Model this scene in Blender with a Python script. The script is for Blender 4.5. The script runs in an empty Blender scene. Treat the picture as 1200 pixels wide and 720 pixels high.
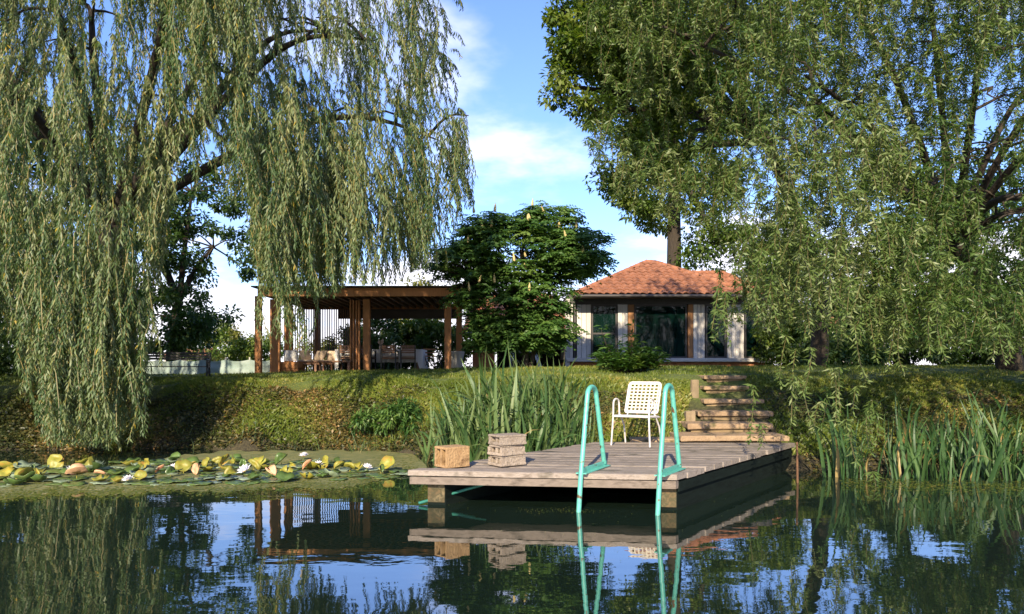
import bpy, bmesh, math, random
import numpy as np
from mathutils import Vector, Matrix, Quaternion

scn = bpy.context.scene
COL = scn.collection
rng = np.random.default_rng(11)
random.seed(5)
F = 867.0; HZ = 434.0; CH = 1.38          # focal length in photo pixels, horizon row, eye height over the water

# ------------------------------------------------------------------ camera, sky, sun
cam_d = bpy.data.cameras.new('camera'); cam = bpy.data.objects.new('camera', cam_d); COL.objects.link(cam)
cam.location = (0, 0, CH); cam.rotation_euler = (math.radians(90), 0, 0)
cam_d.sensor_width = 36; cam_d.lens = 36 * F / 1200; cam_d.shift_y = (HZ - 360) / 1200
cam_d.clip_end = 3000; cam_d.clip_start = 0.05
scn.camera = cam

SUN_AZ = (-0.20, -0.98); SUN_EL = math.radians(28)
sdir = Vector((SUN_AZ[0] * math.cos(SUN_EL), SUN_AZ[1] * math.cos(SUN_EL), math.sin(SUN_EL))).normalized()
sl = bpy.data.lights.new('sun', 'SUN'); sl.energy = 4.0; sl.angle = math.radians(0.55); sl.color = (1.0, 0.84, 0.60)
so = bpy.data.objects.new('sun', sl); COL.objects.link(so); so.rotation_euler = sdir.to_track_quat('Z', 'Y').to_euler()

w = bpy.data.worlds.new('World'); scn.world = w; w.use_nodes = True
nt = w.node_tree; N = nt.nodes; L = nt.links
bg = N['Background']; bg.inputs['Strength'].default_value = 0.12
sky = N.new('ShaderNodeTexSky'); sky.sky_type = 'NISHITA'; sky.sun_disc = False
sky.sun_elevation = SUN_EL; sky.sun_rotation = math.atan2(SUN_AZ[0], SUN_AZ[1]); sky.air_density = 1.1; sky.dust_density = 0.3; sky.ozone_density = 5.0
tc = N.new('ShaderNodeTexCoord'); sep = N.new('ShaderNodeSeparateXYZ'); L.new(tc.outputs['Generated'], sep.inputs[0])
def wmath(op, a, b=None, clamp=False):
    n = N.new('ShaderNodeMath'); n.operation = op; n.use_clamp = clamp
    for i, v in enumerate((a, b)):
        if v is None: continue
        if isinstance(v, (int, float)): n.inputs[i].default_value = v
        else: L.new(v, n.inputs[i])
    return n.outputs[0]
zc = wmath('ADD', wmath('MAXIMUM', sep.outputs['Z'], 0.0), 0.16)
u = wmath('DIVIDE', sep.outputs['X'], zc); v = wmath('DIVIDE', sep.outputs['Y'], zc)
cmb = N.new('ShaderNodeCombineXYZ'); L.new(wmath('SUBTRACT', u, 0.12), cmb.inputs[0]); L.new(wmath('SUBTRACT', v, 0.24), cmb.inputs[1]); cmb.inputs[2].default_value = 3.7
nz = N.new('ShaderNodeTexNoise'); nz.inputs['Scale'].default_value = 0.85; nz.inputs['Detail'].default_value = 7; nz.inputs['Roughness'].default_value = 0.55
L.new(cmb.outputs[0], nz.inputs['Vector'])
hor = N.new('ShaderNodeMapRange'); L.new(sep.outputs['Z'], hor.inputs['Value'])
hor.inputs['From Min'].default_value = 0.06; hor.inputs['From Max'].default_value = 0.27; hor.inputs['To Min'].default_value = 0.29; hor.inputs['To Max'].default_value = 0.0
dens = wmath('ADD', nz.outputs['Fac'], hor.outputs[0])
cr = N.new('ShaderNodeMapRange'); cr.interpolation_type = 'SMOOTHSTEP'; L.new(dens, cr.inputs['Value'])
cr.inputs['From Min'].default_value = 0.555; cr.inputs['From Max'].default_value = 0.72; cr.inputs['To Max'].default_value = 0.9
mx = N.new('ShaderNodeMix'); mx.data_type = 'RGBA'; L.new(cr.outputs[0], mx.inputs['Factor'])
tn = N.new('ShaderNodeMix'); tn.data_type = 'RGBA'; tn.blend_type = 'MULTIPLY'; tn.inputs['Factor'].default_value = 1.0; tn.inputs[7].default_value = (0.84, 0.82, 1.02, 1); L.new(sky.outputs[0], tn.inputs[6]); L.new(tn.outputs[2], mx.inputs[6]); mx.inputs[7].default_value = (5.6, 5.4, 5.8, 1)
L.new(mx.outputs[2], bg.inputs['Color'])

scn.view_settings.view_transform = 'Standard'; scn.view_settings.look = 'None'
scn.view_settings.exposure = 1.3; scn.view_settings.gamma = 1.0
scn.cycles.max_bounces = 10; scn.cycles.diffuse_bounces = 8; scn.cycles.transmission_bounces = 8; scn.cycles.transparent_max_bounces = 8

# ------------------------------------------------------------------ helpers
def P(px, py, Y):
    return Vector(((px - 600) * Y / F, Y, CH - (py - HZ) * Y / F))
def PX(px, Y): return (px - 600) * Y / F
def PZ(py, Y): return CH - (py - HZ) * Y / F

def newmat(name):
    m = bpy.data.materials.new(name); m.use_nodes = True
    nt = m.node_tree; return m, nt.nodes, nt.links, nt.nodes['Principled BSDF']
def ramp(N_, stops):
    r = N_.new('ShaderNodeValToRGB'); e = r.color_ramp.elements
    while len(e) < len(stops): e.new(0.5)
    for i, (p, c) in enumerate(stops):
        e[i].position = p; e[i].color = (*c, 1)
    return r
def mat(name, c1, c2=None, scale=8.0, stretch=(1, 1, 1), rough=0.7, bump=0.0, metal=0.0, detail=5, c3=None, bscale=None, coord='Object', spots=None):
    m, N_, L_, b = newmat(name)
    b.inputs['Roughness'].default_value = rough; b.inputs['Metallic'].default_value = metal
    if c2 is None:
        c2 = tuple(x * 0.75 for x in c1)
    t = N_.new('ShaderNodeTexCoord'); mp = N_.new('ShaderNodeMapping'); mp.inputs['Scale'].default_value = stretch
    src = t.outputs[coord]
    oi = N_.new('ShaderNodeObjectInfo'); va = N_.new('ShaderNodeVectorMath'); va.operation = 'ADD'
    sc_ = N_.new('ShaderNodeVectorMath'); sc_.operation = 'SCALE'; sc_.inputs['Scale'].default_value = 13.0
    cm = N_.new('ShaderNodeCombineXYZ'); L_.new(oi.outputs['Random'], cm.inputs[0]); L_.new(oi.outputs['Random'], cm.inputs[1])
    L_.new(cm.outputs[0], sc_.inputs[0]); L_.new(src, va.inputs[0]); L_.new(sc_.outputs[0], va.inputs[1])
    L_.new(va.outputs[0], mp.inputs['Vector'])
    n = N_.new('ShaderNodeTexNoise'); n.inputs['Scale'].default_value = scale; n.inputs['Detail'].default_value = detail; n.inputs['Roughness'].default_value = 0.6
    L_.new(mp.outputs[0], n.inputs['Vector'])
    st = [(0.3, c1), (0.7, c2)] if c3 is None else [(0.28, c1), (0.52, c2), (0.72, c3)]
    r = ramp(N_, st); L_.new(n.outputs['Fac'], r.inputs[0])
    hs = N_.new('ShaderNodeHueSaturation'); L_.new(r.outputs[0], hs.inputs['Color'])
    mr = N_.new('ShaderNodeMapRange'); L_.new(oi.outputs['Random'], mr.inputs['Value']); mr.inputs['To Min'].default_value = 0.84; mr.inputs['To Max'].default_value = 1.14
    L_.new(mr.outputs[0], hs.inputs['Value']); L_.new(hs.outputs[0], b.inputs['Base Color'])
    if spots:
        sn = N_.new('ShaderNodeTexNoise'); sn.inputs['Scale'].default_value = spots[1]; sn.inputs['Detail'].default_value = 5; L_.new(va.outputs[0], sn.inputs['Vector'])
        sr = N_.new('ShaderNodeMapRange'); L_.new(sn.outputs['Fac'], sr.inputs['Value']); sr.inputs['From Min'].default_value = spots[2]; sr.inputs['From Max'].default_value = spots[3]
        sm_ = N_.new('ShaderNodeMix'); sm_.data_type = 'RGBA'; L_.new(sr.outputs[0], sm_.inputs['Factor']); L_.new(hs.outputs[0], sm_.inputs[6]); sm_.inputs[7].default_value = (*spots[0], 1); L_.new(sm_.outputs[2], b.inputs['Base Color'])
    if bump > 0:
        bn = N_.new('ShaderNodeBump'); bn.inputs['Strength'].default_value = min(1, bump); bn.inputs['Distance'].default_value = 0.02
        n2 = n
        if bscale:
            n2 = N_.new('ShaderNodeTexNoise'); n2.inputs['Scale'].default_value = bscale; n2.inputs['Detail'].default_value = 6; L_.new(mp.outputs[0], n2.inputs['Vector'])
        L_.new(n2.outputs['Fac'], bn.inputs['Height']); L_.new(bn.outputs[0], b.inputs['Normal'])
    return m
def leafmat(name, stops, trans=0.35, rough=0.5, attr='tint'):
    m, N_, L_, b = newmat(name)
    a = N_.new('ShaderNodeAttribute'); a.attribute_name = attr
    r = ramp(N_, stops); L_.new(a.outputs['Fac'], r.inputs[0])
    L_.new(r.outputs[0], b.inputs['Base Color']); b.inputs['Roughness'].default_value = rough
    tr = N_.new('ShaderNodeBsdfTranslucent')
    g = N_.new('ShaderNodeMix'); g.data_type = 'RGBA'; g.blend_type = 'MULTIPLY'; g.inputs['Factor'].default_value = 1.0
    L_.new(r.outputs[0], g.inputs[6]); g.inputs[7].default_value = (1.25, 1.35, 0.55, 1)
    L_.new(g.outputs[2], tr.inputs['Color'])
    ms = N_.new('ShaderNodeMixShader'); ms.inputs[0].default_value = trans
    L_.new(b.outputs[0], ms.inputs[1]); L_.new(tr.outputs[0], ms.inputs[2])
    L_.new(ms.outputs[0], N_['Material Output'].inputs['Surface'])
    return m

def tag(o, label=None, cat=None, group=None, kind=None):
    if label: o['label'] = label
    if cat: o['category'] = cat
    if group: o['group'] = group
    if kind: o['kind'] = kind
    return o
def thing(name, label, cat, loc=(0, 0, 0), rz=0, group=None):
    o = bpy.data.objects.new(name, None); o.empty_display_size = 0.1; COL.objects.link(o)
    o.location = loc; o.rotation_euler = (0, 0, rz)
    return tag(o, label, cat, group)
def link(name, me, parent=None, loc=None):
    o = bpy.data.objects.new(name, me); COL.objects.link(o)
    if parent is not None: o.parent = parent
    if loc is not None: o.location = loc
    return o
def copy_tree(o, parent=None):
    c = o.copy(); COL.objects.link(c)
    if parent is not None: c.parent = parent
    for ch in list(o.children): copy_tree(ch, c)
    return c

class MB:
    """collects shapes, builds ONE mesh"""
    def __init__(s): s.v = []; s.f = []; s.mi = []; s.sm = []
    def add(s, vs, fs, mi=0, sm=False):
        o = len(s.v); s.v += [tuple(x) for x in vs]; s.f += [tuple(i + o for i in f) for f in fs]; s.mi += [mi] * len(fs); s.sm += [sm] * len(fs)
    def hexa(s, c, mi=0):   # 8 corners: bottom ring 0-3, top ring 4-7 (counter-clockwise)
        s.add(c, [(3, 2, 1, 0), (4, 5, 6, 7), (0, 1, 5, 4), (1, 2, 6, 5), (2, 3, 7, 6), (3, 0, 4, 7)], mi)
    def box(s, x0, x1, y0, y1, z0, z1, mi=0, bev=0.0, M=None):
        if bev <= 0:
            c = [(x0, y0, z0), (x1, y0, z0), (x1, y1, z0), (x0, y1, z0), (x0, y0, z1), (x1, y0, z1), (x1, y1, z1), (x0, y1, z1)]
            if M is not None: c = [M @ Vector(q) for q in c]
            s.hexa(c, mi); return
        b = bev
        def ring(i, z): return [(x0 + i, y0 + i, z), (x1 - i, y0 + i, z), (x1 - i, y1 - i, z), (x0 + i, y1 - i, z)]
        rs = [ring(b, z0), ring(0, z0 + b), ring(0, z1 - b), ring(b, z1)]
        vs = [q for r in rs for q in r]; fs = [(3, 2, 1, 0), (12, 13, 14, 15)]
        for k in range(3):
            for j in range(4):
                a = k * 4 + j; d = k * 4 + (j + 1) % 4
                fs.append((a, d, d + 4, a + 4))
        if M is not None: vs = [M @ Vector(q) for q in vs]
        s.add(vs, fs, mi)
    def tube(s, pts, radii, n=8, mi=0, caps=True, closed=False):
        pts = [Vector(p) for p in pts]
        if isinstance(radii, (int, float)): radii = [radii] * len(pts)
        k = len(pts); vs = []; up = None
        for i, p in enumerate(pts):
            a = pts[i - 1] if (i > 0 or closed) else p; b = pts[(i + 1) % k] if (i < k - 1 or closed) else p
            t = (b - a)
            if t.length < 1e-9: t = Vector((0, 0, 1))
            t.normalize()
            if up is None: up = t.orthogonal().normalized()
            up = (up - t * up.dot(t))
            if up.length < 1e-6: up = t.orthogonal()
            up.normalize(); sd = t.cross(up)
            for j in range(n):
                an = 2 * math.pi * j / n
                vs.append(p + (up * math.cos(an) + sd * math.sin(an)) * radii[i])
        fs = []
        for i in range(k if closed else k - 1):
            for j in range(n):
                a = i * n + j; b = i * n + (j + 1) % n; a2 = ((i + 1) % k) * n + j; b2 = ((i + 1) % k) * n + (j + 1) % n
                fs.append((a, b, b2, a2))
        s.add(vs, fs, mi, True)
        if caps and not closed:
            s.add([vs[j] for j in range(n)], [tuple(reversed(range(n)))], mi); s.add(vs[-n:], [tuple(range(n))], mi)
    def lathe(s, prof, n=12, c=(0, 0, 0), mi=0):
        vs = []; fs = []
        for r, z in prof:
            for j in range(n):
                a = 2 * math.pi * j / n; vs.append((c[0] + r * math.cos(a), c[1] + r * math.sin(a), c[2] + z))
        for i in range(len(prof) - 1):
            for j in range(n):
                fs.append((i * n + j, i * n + (j + 1) % n, (i + 1) * n + (j + 1) % n, (i + 1) * n + j))
        s.add(vs, fs, mi, True)
        s.add(vs[-n:], [tuple(range(n))], mi); s.add(vs[:n], [tuple(reversed(range(n)))], mi)
    def mesh(s, name, mats):
        me = bpy.data.meshes.new(name); me.from_pydata(s.v, [], s.f)
        for m in (mats if isinstance(mats, (list, tuple)) else [mats]): me.materials.append(m)
        me.polygons.foreach_set('material_index', s.mi); me.polygons.foreach_set('use_smooth', s.sm)
        me.update(); return me
    def build(s, name, mats, parent=None, loc=None): return link(name, s.mesh(name, mats), parent, loc)

def smoothpath(pts, n=6):
    """Catmull-Rom through points"""
    p = [Vector(q) for q in pts]; out = []
    for i in range(len(p) - 1):
        a = p[max(0, i - 1)]; b = p[i]; c = p[i + 1]; d = p[min(len(p) - 1, i + 2)]
        for j in range(n):
            t = j / n
            out.append(0.5 * ((2 * b) + (c - a) * t + (2 * a - 5 * b + 4 * c - d) * t * t + (3 * b - a - 3 * c + d) * t ** 3))
    out.append(p[-1]); return out

def quads_mesh(name, V4, tint, material, tri=False):
    """V4: (n,k,3) separate polygons of k corners"""
    n, k, _ = V4.shape
    me = bpy.data.meshes.new(name)
    me.vertices.add(n * k); me.vertices.foreach_set('co', np.ascontiguousarray(V4, dtype=np.float32).ravel())
    me.loops.add(n * k); me.loops.foreach_set('vertex_index', np.arange(n * k, dtype=np.int32))
    me.polygons.add(n); me.polygons.foreach_set('loop_start', np.arange(0, n * k, k, dtype=np.int32))
    a = me.attributes.new('tint', 'FLOAT', 'FACE'); a.data.foreach_set('value', np.ascontiguousarray(tint, dtype=np.float32))
    me.materials.append(material); me.update(); me.validate(); return me
def unit(a): return a / np.maximum(np.linalg.norm(a, axis=-1, keepdims=True), 1e-9)
def leaf_quads(B, D, Nn, Ln, Wd, fold=0.12, mid=0.45):
    D = unit(D); S = unit(np.cross(D, Nn)); U = np.cross(S, D)
    Ln = np.asarray(Ln)[:, None]; Wd = np.asarray(Wd)[:, None]
    m = B + D * Ln * mid
    return np.stack([B, m + S * Wd * .5 + U * Wd * fold * 2, B + D * Ln - U * Ln * 0.06, m - S * Wd * .5 + U * Wd * fold * 2], axis=1)
def rvec(n): return unit(rng.normal(size=(n, 3)))

# ------------------------------------------------------------------ terrain
def shore(x): return np.interp(x, [-60, -20, -6, -2.5, -1, .5, 1.5, 4, 6, 8, 12, 20, 60], [9, 12.4, 13.0, 12.8, 12.0, 11.0, 10.3, 10.15, 9.95, 9.8, 9.4, 8.5, 6])
def bankw(x): return np.interp(x, [-20, -6, -2, 1, 4, 8, 14], [1.7, 1.7, 2.0, 2.9, 3.15, 3.3, 3.4])
def crestz(x): return np.interp(x, [-20, -11, -8, -4, 0, 4, 10, 30], [1.05, 1.05, 1.07, 1.20, 1.25, 1.27, 1.24, 1.26]) + .035 * np.sin(x * 1.9 + .6) + .02 * np.sin(x * 4.7)
def backz(x): return np.interp(x, [-20, -8, -4, 0, 3, 10, 30], [1.22, 1.25, 1.36, 1.42, 1.44, 1.46, 1.5])
def ground(x, y):
    x = np.asarray(x, float); y = np.asarray(y, float)
    wob = 0.10 * np.sin(x * 1.7 + 0.5) + 0.07 * np.sin(x * 4.3) + 0.04 * np.sin(x * 9.1 + 2)
    wob = np.where((x > 1.5) & (x < 4.5), wob * 0.3, wob)
    s = (y - (shore(x) + wob)) / bankw(x)
    ex = np.interp(x, [-8, -2, 2, 6], [0.80, 0.85, 0.98, 0.9])
    c = crestz(x)
    up = c * np.power(np.clip(s, 0, 1), ex)
    k = np.clip((s - 0.82) / 0.36, 0, 1); up = up * (1 - k) + c * k if False else up
    t = np.clip((y - (shore(x) + bankw(x))) / 4.5, 0, 1); t = t * t * (3 - 2 * t)
    bk = c + (backz(x) - c) * t
    z = np.where(s < 0, np.maximum(-1.1, s * 1.6), np.where(s < 1, up, bk))
    lump = 0.065 * np.sin(x * 2.3 + y * 1.9) * np.sin(y * 3.1 - x * 1.3) + 0.02 * np.sin(x * 7.3 - y * 5.1)
    z = z + np.where((s > 0.02) & (s < 0.9), lump * np.where((x > 2.2) & (x < 4.4), 0.3, 1), lump * 0.25)
    far = np.clip((y - 60) / 500, 0, 1); z = z + far * 1.0
    near = np.clip((2.0 - y) / 2.5, 0, 1)
    return np.where(y < 3, -1.1 + near * 1.25, z)

M_ground = None
def build_ground():
    xs = np.concatenate([np.linspace(-900, -40, 14), np.linspace(-34, -17, 18), np.arange(-16, 16.01, 0.13), np.linspace(17, 34, 18), np.linspace(40, 900, 14)])
    ys = np.concatenate([np.linspace(-300, -10, 8), np.linspace(-6, 8, 15), np.arange(8.3, 17.0, 0.10), np.linspace(17.3, 34, 40), np.linspace(37, 80, 14), np.linspace(100, 1500, 14)])
    X, Y = np.meshgrid(xs, ys); Z = ground(X, Y)
    V = np.stack([X, Y, Z], -1).reshape(-1, 3); nx = len(xs); ny = len(ys)
    i = np.arange(nx - 1)[None, :] + nx * np.arange(ny - 1)[:, None]
    Fq = np.stack([i, i + 1, i + nx + 1, i + nx], -1).reshape(-1, 4)
    me = bpy.data.meshes.new('ground'); me.from_pydata(V.tolist(), [], Fq.tolist())
    me.polygons.foreach_set('use_smooth', [True] * len(Fq))
    m, N_, L_, b = newmat('soil_and_turf'); b.inputs['Roughness'].default_value = 0.95
    t = N_.new('ShaderNodeTexCoord')
    n1 = N_.new('ShaderNodeTexNoise'); n1.inputs['Scale'].default_value = 2.2; n1.inputs['Detail'].default_value = 8; L_.new(t.outputs['Object'], n1.inputs['Vector'])
    n2 = N_.new('ShaderNodeTexNoise'); n2.inputs['Scale'].default_value = 24; n2.inputs['Detail'].default_value = 6; L_.new(t.outputs['Object'], n2.inputs['Vector'])
    soil = ramp(N_, [(0.3, (0.022, 0.018, 0.010)), (0.55, (0.045, 0.038, 0.018)), (0.75, (0.075, 0.06, 0.026))]); L_.new(n2.outputs['Fac'], soil.inputs[0])
    turf = ramp(N_, [(0.3, (0.05, 0.075, 0.015)), (0.6, (0.10, 0.135, 0.025)), (0.8, (0.17, 0.17, 0.04))]); L_.new(n2.outputs['Fac'], turf.inputs[0])
    geo = N_.new('ShaderNodeNewGeometry'); sp = N_.new('ShaderNodeSeparateXYZ'); L_.new(geo.outputs['Position'], sp.inputs[0])
    ad = N_.new('ShaderNodeMath'); ad.operation = 'MULTIPLY_ADD'; L_.new(n1.outputs['Fac'], ad.inputs[0]); ad.inputs[1].default_value = 1.1; L_.new(sp.outputs['Z'], ad.inputs[2])
    mr = N_.new('ShaderNodeMapRange'); L_.new(ad.outputs[0], mr.inputs['Value']); mr.inputs['From Min'].default_value = 1.1; mr.inputs['From Max'].default_value = 1.75
    mxx = N_.new('ShaderNodeMix'); mxx.data_type = 'RGBA'; L_.new(mr.outputs[0], mxx.inputs['Factor']); L_.new(soil.outputs[0], mxx.inputs[6]); L_.new(turf.outputs[0], mxx.inputs[7])
    L_.new(mxx.outputs[2], b.inputs['Base Color'])
    bn = N_.new('ShaderNodeBump'); bn.inputs['Strength'].default_value = 0.9; bn.inputs['Distance'].default_value = 0.05; L_.new(n2.outputs['Fac'], bn.inputs['Height']); L_.new(bn.outputs[0], b.inputs['Normal'])
    me.materials.append(m); me.update()
    tag(link('ground', me), kind='structure')
build_ground()

def build_water():
    me = bpy.data.meshes.new('pond_water')
    V = [(-70, -1, 0), (70, -1, 0), (70, 14.5, 0), (-70, 14.5, 0)]
    me.from_pydata(V, [], [(0, 1, 2, 3)])
    m, N_, L_, b = newmat('pond_water'); b.inputs['Base Color'].default_value = (0.008, 0.016, 0.011, 1); b.inputs['Roughness'].default_value = 0.015
    b.inputs['IOR'].default_value = 4.0
    t = N_.new('ShaderNodeTexCoord')
    hs = []
    for sc_, st, wgt in ((0.9, (0.5, 1.2, 1), 1.0), (3.4, (0.55, 1.0, 1), 0.30), (11, (0.6, 1.0, 1), 0.06)):
        mp = N_.new('ShaderNodeMapping'); mp.inputs['Scale'].default_value = st; L_.new(t.outputs['Object'], mp.inputs['Vector'])
        n = N_.new('ShaderNodeTexNoise'); n.inputs['Scale'].default_value = sc_; n.inputs['Detail'].default_value = 2; L_.new(mp.outputs[0], n.inputs['Vector'])
        mm = N_.new('ShaderNodeMath'); mm.operation = 'MULTIPLY'; mm.inputs[1].default_value = wgt; L_.new(n.outputs['Fac'], mm.inputs[0]); hs.append(mm.outputs[0])
    a1 = N_.new('ShaderNodeMath'); L_.new(hs[0], a1.inputs[0]); L_.new(hs[1], a1.inputs[1])
    a2 = N_.new('ShaderNodeMath'); L_.new(a1.outputs[0], a2.inputs[0]); L_.new(hs[2], a2.inputs[1])
    bn = N_.new('ShaderNodeBump'); bn.inputs['Strength'].default_value = 1.0; bn.inputs['Distance'].default_value = 0.0046
    L_.new(a2.outputs[0], bn.inputs['Height']); L_.new(bn.outputs[0], b.inputs['Normal'])
    me.materials.append(m); tag(link('pond_water', me), kind='structure')
build_water()

# ------------------------------------------------------------------ materials
M_deck = mat('weathered_plank', (0.165, 0.135, 0.108), (0.25, 0.212, 0.178), scale=5, stretch=(0.6, 7, 3), rough=0.85, bump=0.6, c3=(0.085, 0.065, 0.048), bscale=20, spots=((0.045, 0.042, 0.025), 2.6, 0.56, 0.72))
M_beam = mat('dark_algae_timber', (0.004, 0.007, 0.006), (0.008, 0.014, 0.012), scale=6, stretch=(1, 1, 4), rough=0.9, bump=0.5)
M_beam.node_tree.nodes['Principled BSDF'].inputs['Specular IOR Level'].default_value = 0.08
M_beamend = mat('sawn_beam_end', (0.13, 0.085, 0.04), (0.05, 0.045, 0.02), scale=14, rough=0.9, bump=0.6, c3=(0.2, 0.15, 0.08))
M_teal = mat('turquoise_paint', (0.085, 0.38, 0.295), (0.115, 0.44, 0.36), scale=9, rough=0.38, bump=0.15, c3=(0.075, 0.27, 0.21), spots=((0.10, 0.055, 0.025), 16, 0.63, 0.68))
M_tealdark = mat('turquoise_paint_wet', (0.03, 0.20, 0.15), (0.02, 0.12, 0.09), scale=9, rough=0.3)
M_white = mat('white_enamel', (0.50, 0.48, 0.47), (0.58, 0.56, 0.55), scale=14, rough=0.4, bump=0.05)
M_seat = mat('chair_seat_lilac', (0.46, 0.46, 0.52), (0.6, 0.6, 0.64), scale=14, rough=0.5)
M_strap = mat('cream_strap', (0.52, 0.46, 0.35), (0.60, 0.54, 0.43), scale=20, rough=0.6)
M_brickclay = mat('hollow_clay_block', (0.32, 0.19, 0.085), (0.42, 0.27, 0.13), scale=9, rough=0.9, bump=0.8, c3=(0.17, 0.095, 0.04), bscale=35)
M_conc = mat('concrete_block', (0.23, 0.18, 0.135), (0.32, 0.265, 0.21), scale=12, rough=0.95, bump=0.8, c3=(0.13, 0.10, 0.07), bscale=45)
M_step = mat('sandstone_step', (0.22, 0.15, 0.088), (0.31, 0.215, 0.13), scale=5, rough=0.9, bump=0.8, c3=(0.12, 0.085, 0.045), bscale=25, spots=((0.055, 0.06, 0.02), 5, 0.55, 0.68))
M_stepdark = mat('step_riser', (0.15, 0.11, 0.06), (0.24, 0.17, 0.09), scale=8, rough=0.95, bump=0.8)
M_rust = mat('rusty_iron', (0.08, 0.04, 0.02), (0.13, 0.065, 0.03), scale=12, rough=0.9, bump=0.4)
M_pergola = mat('stained_timber', (0.33, 0.135, 0.042), (0.42, 0.185, 0.06), scale=5, stretch=(6, 6, 0.7), rough=0.65, bump=0.25, c3=(0.25, 0.095, 0.03))
M_roofdark = mat('dark_roof_sheet', (0.035, 0.028, 0.02), (0.06, 0.05, 0.04), scale=4, rough=0.8)
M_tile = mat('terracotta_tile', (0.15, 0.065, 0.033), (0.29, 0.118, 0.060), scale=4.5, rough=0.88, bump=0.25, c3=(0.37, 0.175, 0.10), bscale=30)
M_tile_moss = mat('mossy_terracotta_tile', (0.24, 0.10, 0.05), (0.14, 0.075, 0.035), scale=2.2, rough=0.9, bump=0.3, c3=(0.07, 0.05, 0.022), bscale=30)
M_render = mat('pale_render', (0.44, 0.41, 0.37), (0.52, 0.49, 0.45), scale=3, rough=0.9)
M_panel = mat('white_board', (0.44, 0.42, 0.39), (0.52, 0.50, 0.47), scale=4, stretch=(5, 5, 0.5), rough=0.7)
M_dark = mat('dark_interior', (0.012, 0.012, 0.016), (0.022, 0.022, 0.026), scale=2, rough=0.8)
M_gutter = mat('dark_gutter', (0.03, 0.026, 0.026), (0.045, 0.04, 0.04), scale=4, rough=0.5)
M_redbrick = mat('red_brick', (0.36, 0.14, 0.06), (0.44, 0.19, 0.08), scale=3, rough=0.9, bump=0.3)
M_brownframe = mat('brown_frame', (0.24, 0.105, 0.03), (0.30, 0.14, 0.05), scale=6, stretch=(5, 5, 0.6), rough=0.6)
M_iron = mat('black_iron', (0.012, 0.014, 0.013), (0.02, 0.022, 0.02), scale=9, rough=0.5)
M_benchwood = mat('dark_bench_slat', (0.02, 0.02, 0.018), (0.035, 0.033, 0.03), scale=5, stretch=(0.6, 5, 5), rough=0.6)
M_cloth = mat('white_cloth', (0.76, 0.75, 0.74), (0.8, 0.79, 0.78), scale=5, rough=0.9)
M_cushion = mat('beige_cushion', (0.52, 0.40, 0.28), (0.60, 0.47, 0.35), scale=7, rough=0.95)
M_slatbrown = mat('brown_chair_slat', (0.19, 0.095, 0.05), (0.25, 0.13, 0.075), scale=6, stretch=(0.6, 5, 5), rough=0.6)
M_net = mat('pale_fence_fabric', (0.20, 0.28, 0.26), (0.32, 0.38, 0.36), scale=1.6, stretch=(1, 1, 2.5), rough=0.7, bump=0.3)
M_steel = mat('grey_tube_steel', (0.42, 0.42, 0.42), (0.5, 0.5, 0.5), scale=6, rough=0.35)
M_bark = mat('willow_bark', (0.022, 0.017, 0.012), (0.05, 0.038, 0.027), scale=6, stretch=(3, 3, 0.6), rough=0.95, bump=1.0, bscale=10)
M_barkpale = mat('pale_grey_bark', (0.15, 0.135, 0.10), (0.23, 0.205, 0.16), scale=6, stretch=(3, 3, 0.6), rough=0.95, bump=0.8)
M_stone = mat('rough_stone', (0.17, 0.13, 0.08), (0.25, 0.19, 0.12), scale=6, rough=0.95, bump=0.8)

def glass_mat():
    m, N_, L_, b = newmat('window_glass')
    b.inputs['Base Color'].default_value = (0.004, 0.018, 0.015, 1); b.inputs['Roughness'].default_value = 0.03; b.inputs['IOR'].default_value = 1.5  # teal base colour stands in for greenery mirrored in the panes
    tr = N_.new('ShaderNodeBsdfTransparent'); tr.inputs['Color'].default_value = (0.55, 0.75, 0.70, 1)
    ms = N_.new('ShaderNodeMixShader'); ms.inputs[0].default_value = 0.4
    L_.new(b.outputs[0], ms.inputs[1]); L_.new(tr.outputs[0], ms.inputs[2]); L_.new(ms.outputs[0], N_['Material Output'].inputs['Surface'])
    return m
M_glass = glass_mat()

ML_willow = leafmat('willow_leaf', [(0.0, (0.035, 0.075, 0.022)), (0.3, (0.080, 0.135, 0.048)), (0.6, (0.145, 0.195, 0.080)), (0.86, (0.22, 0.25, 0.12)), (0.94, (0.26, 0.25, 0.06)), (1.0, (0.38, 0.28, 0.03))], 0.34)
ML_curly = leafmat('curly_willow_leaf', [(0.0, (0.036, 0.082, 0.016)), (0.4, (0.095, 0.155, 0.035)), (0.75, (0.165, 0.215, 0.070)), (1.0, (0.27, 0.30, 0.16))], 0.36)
ML_twig = leafmat('willow_twig', [(0.0, (0.08, 0.075, 0.02)), (1.0, (0.22, 0.17, 0.04))], 0.1)
ML_broad = leafmat('broad_leaf', [(0.0, (0.040, 0.085, 0.012)), (0.5, (0.085, 0.145, 0.020)), (1.0, (0.16, 0.20, 0.035))], 0.42)
ML_dark = leafmat('dark_leaf', [(0.0, (0.028, 0.065, 0.016)), (0.5, (0.060, 0.115, 0.026)), (1.0, (0.11, 0.165, 0.04))], 0.36)
ML_yellow = leafmat('yellow_green_leaf', [(0.0, (0.09, 0.11, 0.02)), (0.5, (0.17, 0.18, 0.035)), (1.0, (0.26, 0.24, 0.05))], 0.38)
ML_sumac = leafmat('sumac_leaf', [(0.0, (0.034, 0.095, 0.022)), (0.5, (0.080, 0.165, 0.036)), (1.0, (0.15, 0.23, 0.05))], 0.38)
ML_iris = leafmat('reed_leaf', [(0.0, (0.030, 0.075, 0.022)), (0.5, (0.070, 0.14, 0.038)), (0.9, (0.15, 0.20, 0.07)), (1.0, (0.34, 0.26, 0.10))], 0.25)
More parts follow.
